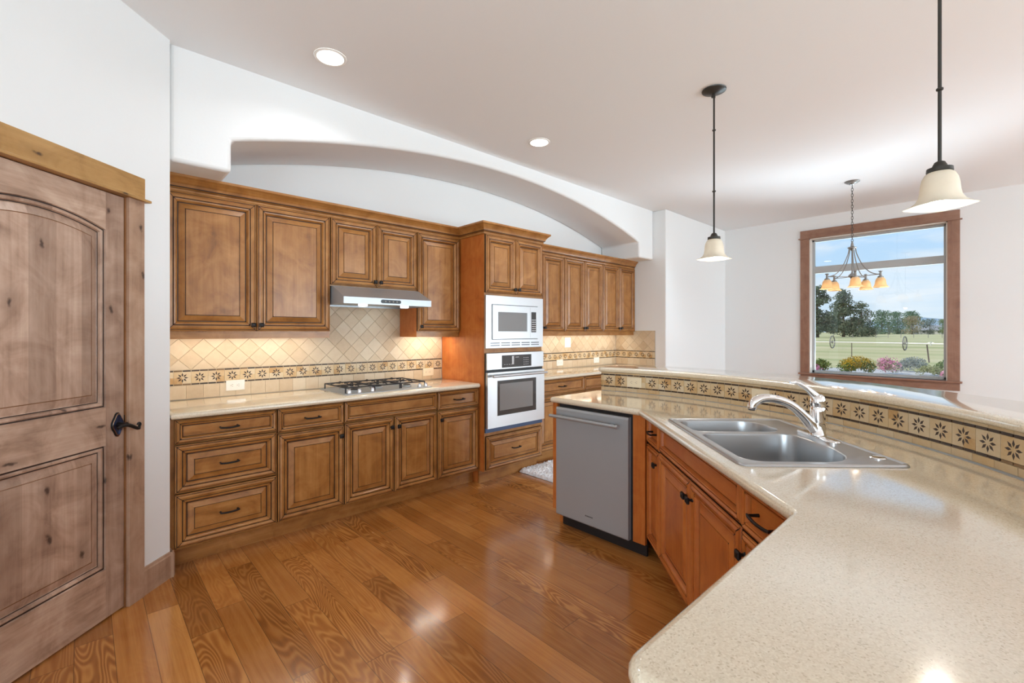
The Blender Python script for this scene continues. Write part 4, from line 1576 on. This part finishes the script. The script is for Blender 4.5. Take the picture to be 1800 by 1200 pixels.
hl.lathe((hx, hy, 0.005), [(0.026, 0), (0.026, 0.003), (0.022, 0.006), (0.012, 0.005)], 'chrome', 22)
hl.build('hole_cover', sk, smooth=40)

fa = thing('kitchen_faucet', 'chrome single-lever kitchen faucet with arched pull-out spout', 'faucet', (*dg(0.818, 0.578), 0.9198), math.radians(225))
bp = MB()
lp = fillet([(-0.128, -0.027), (0.128, -0.027), (0.128, 0.027), (-0.128, 0.027)], 0.0265, 8)
bp.rings([[(x, y, z) for x, y in offset_loop(lp, i)] for i, z in ((0, 0), (0, 0.006), (0.004, 0.010), (0.010, 0.011))], 'chrome')
bp.build('base_plate', fa, smooth=40)
bd = MB()
bd.lathe((0, 0, 0.0105), [(0.033, 0), (0.033, 0.006), (0.0295, 0.009), (0.0290, 0.060), (0.0300, 0.100), (0.0300, 0.118), (0.0275, 0.121), (0.0275, 0.128), (0.0300, 0.131), (0.0300, 0.152), (0.026, 0.168), (0.016, 0.177)], 'chrome', 24)
bd.build('body', fa, smooth=50)
sp = MB()
cps = [(0.000, -0.004, 0.030), (0.0, -0.030, 0.060), (0.0, -0.066, 0.100), (0.0, -0.110, 0.138), (0.0, -0.155, 0.160), (0.0, -0.200, 0.170), (0.0, -0.240, 0.168), (0.0, -0.268, 0.155), (0.0, -0.280, 0.134), (0.0, -0.282, 0.122)]
rr = [0.026, 0.025, 0.021, 0.0185, 0.0175, 0.0175, 0.0190, 0.0200, 0.0195, 0.0170]


def catmull(P, R, k=5):
    out, ro = [], []
    n = len(P)
    for i in range(n - 1):
        a, b, c, d = (Vector(P[max(0, i - 1)]), Vector(P[i]), Vector(P[i + 1]), Vector(P[min(n - 1, i + 2)]))
        for j in range(k):
            t = j / k
            out.append(0.5 * ((2 * b) + (c - a) * t + (2 * a - 5 * b + 4 * c - d) * t * t + (3 * b - 3 * c + d - a) * t ** 3))
            ro.append(R[i] + (R[i + 1] - R[i]) * t)
    out.append(Vector(P[-1])); ro.append(R[-1])
    return out, ro


P_, R__ = catmull(cps, rr)
sp.tube(P_, R__, 'chrome', 18)
sp.tube([(0.0, -0.282, 0.123), (0.0, -0.2825, 0.117)], 0.0135, 'black_plastic', 16)
sp.build('spout', fa, smooth=60)
lv = MB()
P_, R__ = catmull([(0, 0.004, 0.166), (0, -0.018, 0.188), (0, -0.045, 0.212), (0, -0.085, 0.236), (0, -0.118, 0.240)], [0.020, 0.016, 0.011, 0.008, 0.0055])
lv.tube(P_, R__, 'chrome', 14)
lv.build('lever', fa, smooth=60)

# ------------------------------------------------------------------ lamps
def pendant(loc, zb, label, rot, group=None):
    t = thing('pendant_lamp', label, 'lamp', (loc[0], loc[1], CZ), rot)
    c = MB()
    c.lathe((0, 0, 0), [(0.062, -0.0005), (0.078, -0.004), (0.076, -0.009), (0.055, -0.018), (0.030, -0.025), (0.012, -0.029)], 'fixture', 28)
    c.tube([(0.022, 0.030, -0.018), (0.022, 0.030, -0.036)], 0.004, 'fixture', 8)
    c.build('canopy', t, smooth=40)
    zr = zb - CZ           # local z of shade rim
    top = zr + 0.150
    r = MB()
    r.tube([(0, 0, -0.02), (0, 0, top + 0.02)], 0.0062, 'fixture', 10)
    r.tube([(0, 0, -0.025), (0, 0, -0.055)], 0.009, 'fixture', 10)
    for zz in (-0.275, -0.69):
        r.lathe((0, 0, zz), [(0.0066, -0.007), (0.0115, -0.003), (0.0115, 0.003), (0.0066, 0.007)], 'fixture', 14)
    r.build('stem', t, smooth=40)
    f = MB()
    f.lathe((0, 0, top), [(0.008, 0.030), (0.016, 0.026), (0.022, 0.014), (0.024, 0.006), (0.040, 0.002), (0.041, -0.012), (0.036, -0.016)], 'fixture', 24)
    f.build('fitter', t, smooth=40)
    s = MB()
    prof = [(0.036, 0.136), (0.046, 0.128), (0.054, 0.112), (0.058, 0.090), (0.060, 0.060), (0.063, 0.040), (0.070, 0.024), (0.082, 0.010), (0.094, 0.002)]
    def sh(a, rr_, h_):
        k = max(0.0, min(1.0, (rr_ - 0.056) / 0.038))
        sq = 1.0 / max(abs(math.cos(a)), abs(math.sin(a)))
        return 1 + k * 0.62 * (min(sq, 1.32) - 1.0)
    prof2 = prof + [(r_ - 0.004, h_ + 0.003) for r_, h_ in reversed(prof)]
    s.lathe((0, 0, zr), prof2, 'alabaster', 48, False, False, shape=sh)
    s.build('shade', t, smooth=60)
    b = MB()
    b.lathe((0, 0, zr + 0.012), [(0.012, 0.0), (0.030, 0.010), (0.040, 0.030), (0.040, 0.045), (0.028, 0.075), (0.014, 0.095), (0.014, 0.115)], 'bulb', 20)
    b.build('bulb', t, smooth=60)
    l = bpy.data.lights.new('pendant_light', 'POINT')
    l.energy, l.color, l.shadow_soft_size = 2.0, (1.0, 0.95, 0.87), 0.03
    lo = bpy.data.objects.new('pendant_light', l)
    COL.objects.link(lo)
    lo.location = (loc[0], loc[1], zb + 0.004)
    return t


pendant((3.128, 1.328), 1.872, 'smaller-looking bell pendant lamp hanging over the far part of the bar', math.radians(-10))
pendant((2.461, 0.161), 1.872, 'larger-looking bell pendant lamp hanging nearest, at the right', math.radians(0 + 48))


def can(x, y, label, power=3.2):
    t = thing('recessed_light', label, 'light', (x, y, CZ))
    r = MB()
    r.lathe((0, 0, 0), [(0.092, -0.0005), (0.092, -0.004), (0.084, -0.008), (0.076, -0.006), (0.074, -0.002)], 'white_plastic', 32, False, False)
    r.build('trim_ring', t, smooth=40)
    l = MB()
    l.lathe((0, 0, -0.0045), [(0.0755, 0.0035), (0.0755, 0.0), (0.05, -0.003)], 'can_lens', 28)
    l.build('lens', t, smooth=40)
    a = area('recessed_light_lamp', (x, y, CZ - 0.02), (0, 0, -1), 0.13, 0.13, power, (0.96, 0.98, 1.0), math.radians(150))
    return t


can(1.078, 2.742, 'round recessed ceiling light nearer the pantry corner')
can(2.885, 2.732, 'round recessed ceiling light above the oven side of the kitchen')

# under-cabinet strip lights
for nm, x0, x1, e in (('warm strip light under the large left wall cabinet', 0.40, 1.34, 1.7), ('warm strip light under the single-door wall cabinet', 2.20, 2.59, 1.6), ('warm strip light under the wall cabinets right of the ovens', 3.45, 5.62, 3.6)):
    t = thing('under_cabinet_light', nm, 'light', ((x0 + x1) / 2, 3.70, 1.3755))
    w = x1 - x0
    MB().box((-w / 2, -0.025, -0.016), (w / 2, 0.025, -0.0005), 'white_plastic').build('housing', t)
    MB().box((-w / 2 + 0.01, -0.018, -0.019), (w / 2 - 0.01, 0.018, -0.016), 'strip_lens').build('lens', t)
    area('under_cabinet_lamp', ((x0 + x1) / 2, 3.70, 1.352), (0, 0.12, -1), w - 0.04, 0.03, e, (1.0, 0.92, 0.78))

# chandelier over the dining area
ch = thing('chandelier', 'five-light chandelier with amber glass shades in front of the window', 'lamp', (6.14, 1.103, CZ))
c = MB()
c.lathe((0, 0, 0), [(0.066, -0.0005), (0.070, -0.006), (0.058, -0.012), (0.050, -0.020), (0.030, -0.024), (0.026, -0.034), (0.008, -0.040)], 'chand_metal', 26)
c.build('canopy', ch, smooth=40)
cn = MB()
zz, i = -0.040, 0
while zz > -0.66:
    a = (i % 2) * PI / 2
    pts = []
    for k in range(13):
        th = 2 * PI * k / 12
        u_, w_ = 0.0085 * math.cos(th), 0.0195 * math.sin(th)
        pts.append((u_ * math.cos(a), u_ * math.sin(a), zz - 0.018 + w_))
    cn.tube(pts, 0.0024, 'fixture', 5, False)
    zz -= 0.031
    i += 1
cn.build('chain', ch)
st = MB()
st.lathe((0, 0, -1.06), [(0.0, -0.012), (0.014, -0.006), (0.022, 0.010), (0.040, 0.020), (0.030, 0.040), (0.012, 0.055), (0.007, 0.075), (0.007, 0.30), (0.030, 0.325), (0.042, 0.330), (0.044, 0.338), (0.016, 0.350), (0.010, 0.385), (0.004, 0.41)], 'chand_metal', 18)
st.build('stem', ch, smooth=40)
for k in range(5):
    a = math.radians(196.5 + 72 * k)
    dx, dy = math.cos(a), math.sin(a)
    R5 = 0.245
    arm = MB()
    P_, R__ = catmull([(dx * 0.030, dy * 0.030, -0.735), (dx * 0.042, dy * 0.042, -0.80), (dx * 0.090, dy * 0.090, -0.92), (dx * 0.150, dy * 0.150, -1.000), (dx * 0.205, dy * 0.205, -1.030), (dx * R5, dy * R5, -1.035)], [0.005] * 6)
    arm.tube(P_, 0.0048, 'chand_metal', 8)
    arm.tube([(0, 0, -1.045), (dx * R5, dy * R5, -1.035)], 0.0042, 'chand_metal', 8)
    cx, cy = dx * R5, dy * R5
    arm.lathe((cx, cy, -1.075), [(0.026, 0.0), (0.026, 0.014), (0.012, 0.022), (0.010, 0.060), (0.020, 0.066), (0.020, 0.071), (0.004, 0.076)], 'chand_metal', 16)
    ao = arm.build('arm', ch, smooth=40)
    s = MB()
    prof = [(0.026, 0.0), (0.036, -0.010), (0.044, -0.030), (0.048, -0.060), (0.052, -0.080), (0.062, -0.094), (0.074, -0.102)]
    s.lathe((cx, cy, -1.072), prof + [(r_ - 0.003, h_ + 0.002) for r_, h_ in reversed(prof)], 'amber_glass', 28, False, False)
    s.build('shade', ao, smooth=60)
    b = MB()
    b.lathe((cx, cy, -1.072), [(0.010, -0.012), (0.018, -0.030), (0.024, -0.046), (0.018, -0.062), (0.006, -0.068)], 'strip_lens', 14)
    b.build('bulb', ao, smooth=60)
    l = bpy.data.lights.new('chandelier_light', 'POINT')
    l.energy, l.color, l.shadow_soft_size = 1.6, (1.0, 0.95, 0.86), 0.02
    lo = bpy.data.objects.new('chandelier_light', l)
    COL.objects.link(lo)
    lo.location = (6.14 + cx, 1.103 + cy, CZ - 1.072 - 0.075)

# ------------------------------------------------------------------ rug
rg = MB()
nx, ny = 150, 52
rx0, rx1, ry0, ry1 = 3.13, 4.60, 2.72, 3.238
gv = []
for jj in range(ny + 1):
    for ii in range(nx + 1):
        ed = min(ii, nx - ii, jj, ny - jj)
        hgt = 0.004 if ed == 0 else 0.020 + random.random() * 0.016
        gv.append((rx0 + (rx1 - rx0) * ii / nx + random.uniform(-.004, .004), ry0 + (ry1 - ry0) * jj / ny + random.uniform(-.004, .004), hgt))
rg.add(gv, [(jj * (nx + 1) + ii, jj * (nx + 1) + ii + 1, (jj + 1) * (nx + 1) + ii + 1, (jj + 1) * (nx + 1) + ii) for jj in range(ny) for ii in range(nx)], 'rug_pile')
rg.add([(rx0, ry0, 0.001), (rx1, ry0, 0.001), (rx1, ry1, 0.001), (rx0, ry1, 0.001)], [(3, 2, 1, 0)], 'rug_pile')
tag(rg.build('rug'), 'white shaggy rug on the wood floor beyond the peninsula', 'rug')

# ------------------------------------------------------------------ outdoors
GZ = -0.20
fld = MB()
fld.add([(7.9, -900, GZ), (3000, -900, GZ), (3000, 1500, GZ), (7.9, 1500, GZ)], [(0, 1, 2, 3)], 'field')
fld.add([(-900, -900, GZ - .02), (8.0, -900, GZ - .02), (8.0, 1500, GZ - .02), (-900, 1500, GZ - .02)], [(0, 1, 2, 3)], 'field')
struct(fld.build('ground'), 'dry green-gold pasture outside the window')
gvl = MB()
gl_ = []
for k in range(40):
    a = 2 * PI * k / 40
    gl_.append((15.5 + 8.6 * math.cos(a) * (1 + 0.06 * math.sin(3 * a)), 2.4 + 6.0 * math.sin(a) * (1 + 0.05 * math.cos(5 * a))))
gvl.rings([[(x, y, GZ + 0.002) for x, y in gl_], [(x, y, GZ + 0.03) for x, y in gl_]], 'gravel', False, True)
struct(gvl.build('gravel_bed'), 'pale gravel bed outside the window')
hl_ = MB()
hp_ = []
for k in range(61):
    y = -500 + 50 * k
    hp_.append((2800, y, 54 + 10 * math.sin(k * 0.55) + 6 * math.sin(k * 1.7 + 1)))
v = []
for x, y, z in hp_:
    v += [(x - 500, y, GZ - 1), (x, y, z), (x + 700, y, GZ - 1)]
f_ = []
for k in range(60):
    f_ += [(3 * k, 3 * k + 1, 3 * k + 4, 3 * k + 3), (3 * k + 1, 3 * k + 2, 3 * k + 5, 3 * k + 4)]
hl_.add(v, f_, 'hill')
struct(hl_.build('hills', smooth=60), 'low hazy blue hills on the horizon')


def leaves(mb, blobs, n, size, mat, flat=0.0):
    tot = sum(b[1] ** 2 for b in blobs)
    for (c, r, sz) in [(b[0], b[1], b[2] if len(b) > 2 else 1.0) for b in blobs]:
        base = random.uniform(0.15, 0.7)
        for _ in range(max(6, int(n * r * r / tot))):
            d = Vector((random.gauss(0, 1), random.gauss(0, 1), random.gauss(0, 1))).normalized()
            p = Vector(c) + Vector((d.x, d.y, d.z * sz)) * r * random.uniform(0.72, 1.05)
            nn = (d + Vector((random.gauss(0, .6), random.gauss(0, .6), random.gauss(0, .6)))).normalized()
            u = nn.orthogonal().normalized()
            w = nn.cross(u)
            a = random.uniform(0, PI)
            e1 = (u * math.cos(a) + w * math.sin(a)) * size * random.uniform(0.6, 1.2)
            e2 = (w * math.cos(a) - u * math.sin(a)) * size * random.uniform(0.4, 0.8)
            mb.add([p - e1, p + e2, p + e1, p - e2], [(0, 1, 2, 3)], mat, min(1, max(0, base + random.gauss(0, 0.22))))
    return mb


def tree(label, x, y, h, r, mat, kind='round', n=1800, trunk=0.16, leaf=None, low=0.02):
    t = thing('conifer_tree' if kind == 'cone' else 'leafy_tree', label, 'tree', (x, y, GZ), 0, 'trees beyond the pasture')
    blobs = []
    cnt = 60 if kind == 'cone' else 44
    for k in range(cnt):
        f = random.random()
        z = h * (low + (0.97 - low) * f)
        if kind == 'cone':
            rad = r * (1.0 - 0.78 * f ** 1.4) * random.uniform(0.35, 0.95)
            br = r * (0.46 - 0.26 * f)
        else:
            rad = r * math.sqrt(max(0.12, 1 - (1.7 * f - 0.7) ** 2)) * random.uniform(0.2, 0.75)
            br = r * random.uniform(0.30, 0.45)
        a = random.uniform(0, 2 * PI)
        blobs.append(((rad * math.cos(a), rad * math.sin(a), min(z, h - br * 0.7)), br, 0.75))
    cr = MB()
    leaves(cr, blobs, n, leaf or h * (0.020 if kind == 'cone' else 0.028), mat)
    cr.build('crown', t)
    tk = MB()
    tk.tube([(0, 0, 0), (0.1, 0, h * 0.3), (0, 0.1, h * 0.75)], [h * 0.030, h * 0.022, h * 0.008], 'bark', 8)
    tk.build('trunk', t)
    return t


tree('tallest dark conifer at the left edge of the window view', 150.0, 34.9, 14.9, 4.4, 'leaf_pine', 'cone', 6500, low=0.10)
tree('second dark conifer, just right of the tallest one', 175.0, 33.7, 15.2, 5.0, 'leaf_pine', 'cone', 6500, low=0.10)
tree('shorter dark conifer at the right end of the conifer group', 190.0, 31.5, 12.0, 4.6, 'leaf_pine', 'cone', 5000, low=0.06)
tree('broad green tree at the left of the distant tree row', 382.3, 52.9, 16.0, 7.2, 'leaf_dec', 'round', 2600)
tree('rounded green tree in the middle of the distant tree row', 403.0, 47.2, 15.6, 7.0, 'leaf_dec', 'round', 2600)
tree('green tree behind the rust-tinged tree in the distance', 440.0, 43.8, 16.8, 7.4, 'leaf_dec', 'round', 2400)
tree('rust-tinged light green tree in the distant tree row', 370.6, 36.6, 11.4, 5.6, 'leaf_rust', 'round', 2400)
tree('dark green tree partly hiding the distant house', 378.0, 29.2, 9.6, 5.0, 'leaf_pine', 'round', 2000)
tree('small olive tree at the right edge of the window view', 405.0, 25.1, 9.8, 4.0, 'leaf_light', 'round', 1600)
tree('small dark conifer standing before the distant green trees', 347.3, 44.6, 6.6, 2.6, 'leaf_pine', 'cone', 1600, low=0.04)
tree('low bush-like tree at the foot of the distant tree row, left', 352.0, 51.0, 5.6, 3.4, 'leaf_dec', 'round', 1200)
tree('low dark tree half outside the window view at right', 440.0, 22.3, 9.0, 5.0, 'leaf_dec', 'round', 1200)

hs_ = thing('farmhouse', 'distant pale farmhouse with grey roof behind the pasture', 'house', (418.0, 33.4, GZ), math.radians(8))
MB().box((-4, -8, 0), (4, 8, 2.6), 'house_wall').build('house_walls', hs_)
rf = MB()
extr(rf, [(-4.8, 2.6), (4.8, 2.6), (0, 6.0)], 'y', -8.6, 8.6, 'house_roof')
rf.build('roof', hs_)
hw = MB()
for yy in (-5.5, -1.8, 2.0, 5.6):
    hw.box((-4.05, yy - 0.7, 1.0), (-3.98, yy + 0.7, 2.1), 'black_glass')
hw.build('house_windows', hs_)

for k, (x, y) in enumerate(((139.9, 33.4), (143.7, 29.8), (147.4, 26.4), (151.8, 22.2), (154.1, 20.0), (156.6, 17.7), (159.0, 15.4), (161.9, 12.8), (164.5, 10.3))):
    tag(MB().box((-0.06, -0.06, 0), (0.06, 0.06, 1.05), 'far_post').build('fence_post', loc=(x, y, GZ)), 'thin dark post in the far fence line across the pasture', 'post', 'posts of the far pasture fence')
tp = MB()
tp.tube([(0, 0, 0), (0, 0, 0.88)], 0.022, 'post_steel', 8)
tag(tp.build('fence_post', loc=(35.32, 6.37, GZ)), 'upright thin steel post behind the yellow-flowered shrub', 'post')
tp = MB()
tp.tube([(0, 0, 0), (0.0, 0.085, 0.92)], 0.030, 'post_steel', 8)
tag(tp.build('fence_post', loc=(31.66, 2.47, GZ)), 'leaning thicker steel post at the right of the window view', 'post')

# wheel-line irrigation pipe rolled across the field
ir = thing('irrigation_line', 'long wheel-line irrigation pipe on tall spoked wheels in the field', 'pipe')
pz = GZ + 0.60
pa, pb = Vector((52.6, 11.01, pz)), Vector((50.9, 5.5, pz))
dirn = (pb - pa).normalized()
pp = MB()
pp.tube([pa - dirn * 14, pb + dirn * 16], 0.055, 'pipe_metal', 10)
pp.build('pipe', ir)
side = Vector((-dirn.y, dirn.x, 0))
turn = math.radians(10)
for cpt in (pa, pb):
    ax = (dirn * math.cos(turn) + side * math.sin(turn)).normalized()
    sd = Vector((-ax.y, ax.x, 0))
    wl = MB()
    pts = [cpt + (sd * math.cos(2 * PI * k / 32) + Vector((0, 0, 1)) * math.sin(2 * PI * k / 32)) * 0.58 for k in range(33)]
    wl.tube(pts, 0.045, 'wheel_metal', 6, False)
    wl.tube([cpt - ax * 0.08, cpt + ax * 0.08], 0.09, 'wheel_metal', 10)
    for k in range(8):
        a = 2 * PI * k / 8
        wl.tube([cpt, cpt + (sd * math.cos(a) + Vector((0, 0, 1)) * math.sin(a)) * 0.58], 0.010, 'wheel_metal', 5)
    wl.build('wheel', ir)
vl = MB()
vc = pb + dirn * 1.75
vl.tube([vc - Vector((0, 0, 0.12)), vc + Vector((0, 0, 0.16))], 0.07, 'pipe_metal', 8)
vl.tube([vc - dirn * 0.2 + Vector((0, 0, 0.08)), vc + dirn * 0.2 + Vector((0, 0, 0.08))], 0.03, 'pipe_metal', 8)
vl.build('sprinkler_valve', ir)


def shrub(label, x, y, w, h, leafm, bloom=None, nl=900, nb=0, ls=0.035, bs_=0.03, cat='shrub', name='flowering_shrub', bloom_top=0.45):
    t = thing(name, label, cat, (x, y, GZ), 0)
    blobs = []
    for k in range(14):
        a = random.uniform(0, 2 * PI)
        f = math.sqrt(random.random()) * 0.62
        zz = h * (0.30 + 0.38 * (1 - (f / 0.62) ** 2) * random.uniform(0.7, 1.0))
        blobs.append(((w / 2 * f * math.cos(a), w / 2 * f * math.sin(a), zz), min(w, h) * 0.30, 0.9))
    lf_ = MB()
    leaves(lf_, blobs, nl, ls, leafm)
    lf_.build('foliage', t)
    if bloom:
        bb_ = MB()
        tops = [((c[0], c[1], c[2] + h * 0.08), r * 1.05, s) for c, r, s in blobs if c[2] > h * bloom_top]
        leaves(bb_, tops or blobs, nb, bs_, bloom)
        bb_.build('blossoms', t)
    return t


shrub('yellow-flowered rounded shrub in the bed outside the window', 20.38, 3.51, 1.55, 0.74, 'leaf_shrub', 'bloom_yellow', 1500, 1500, 0.035, 0.028, bloom_top=0.40)
shrub('pink rose bush in the middle of the bed outside', 21.6, 2.80, 0.80, 0.72, 'leaf_rose', 'bloom_pink', 500, 420, 0.030, 0.040, name='rose_bush', bloom_top=0.30)
shrub('pink rose bush at the left edge of the window view', 19.33, 4.66, 0.60, 0.50, 'leaf_rose', 'bloom_pink', 300, 260, 0.030, 0.042, name='rose_bush', bloom_top=0.25)
shrub('pink rose bush at the right edge of the window view', 20.6, 1.10, 0.46, 0.40, 'leaf_rose', 'bloom_pink', 250, 220, 0.030, 0.042, name='rose_bush', bloom_top=0.25)
shrub('spiky dark green shrub left of the yellow-flowered one', 21.3, 4.85, 1.0, 0.57, 'leaf_shrub', None, 900, 0, 0.045, name='green_shrub')
shrub('grey lavender mound right of the middle rose bush', 23.6, 2.30, 1.36, 0.70, 'leaf_lav', None, 1800, 0, 0.030, name='lavender_mound')
shrub('olive-green sage mound right of the lavender', 22.0, 1.68, 1.0, 0.46, 'leaf_sage', None, 1200, 0, 0.030, name='sage_mound')
shrub('bright yellow-green plant behind the sage at right', 24.6, 1.40, 0.9, 0.55, 'leaf_light', None, 700, 0, 0.045, name='green_shrub')
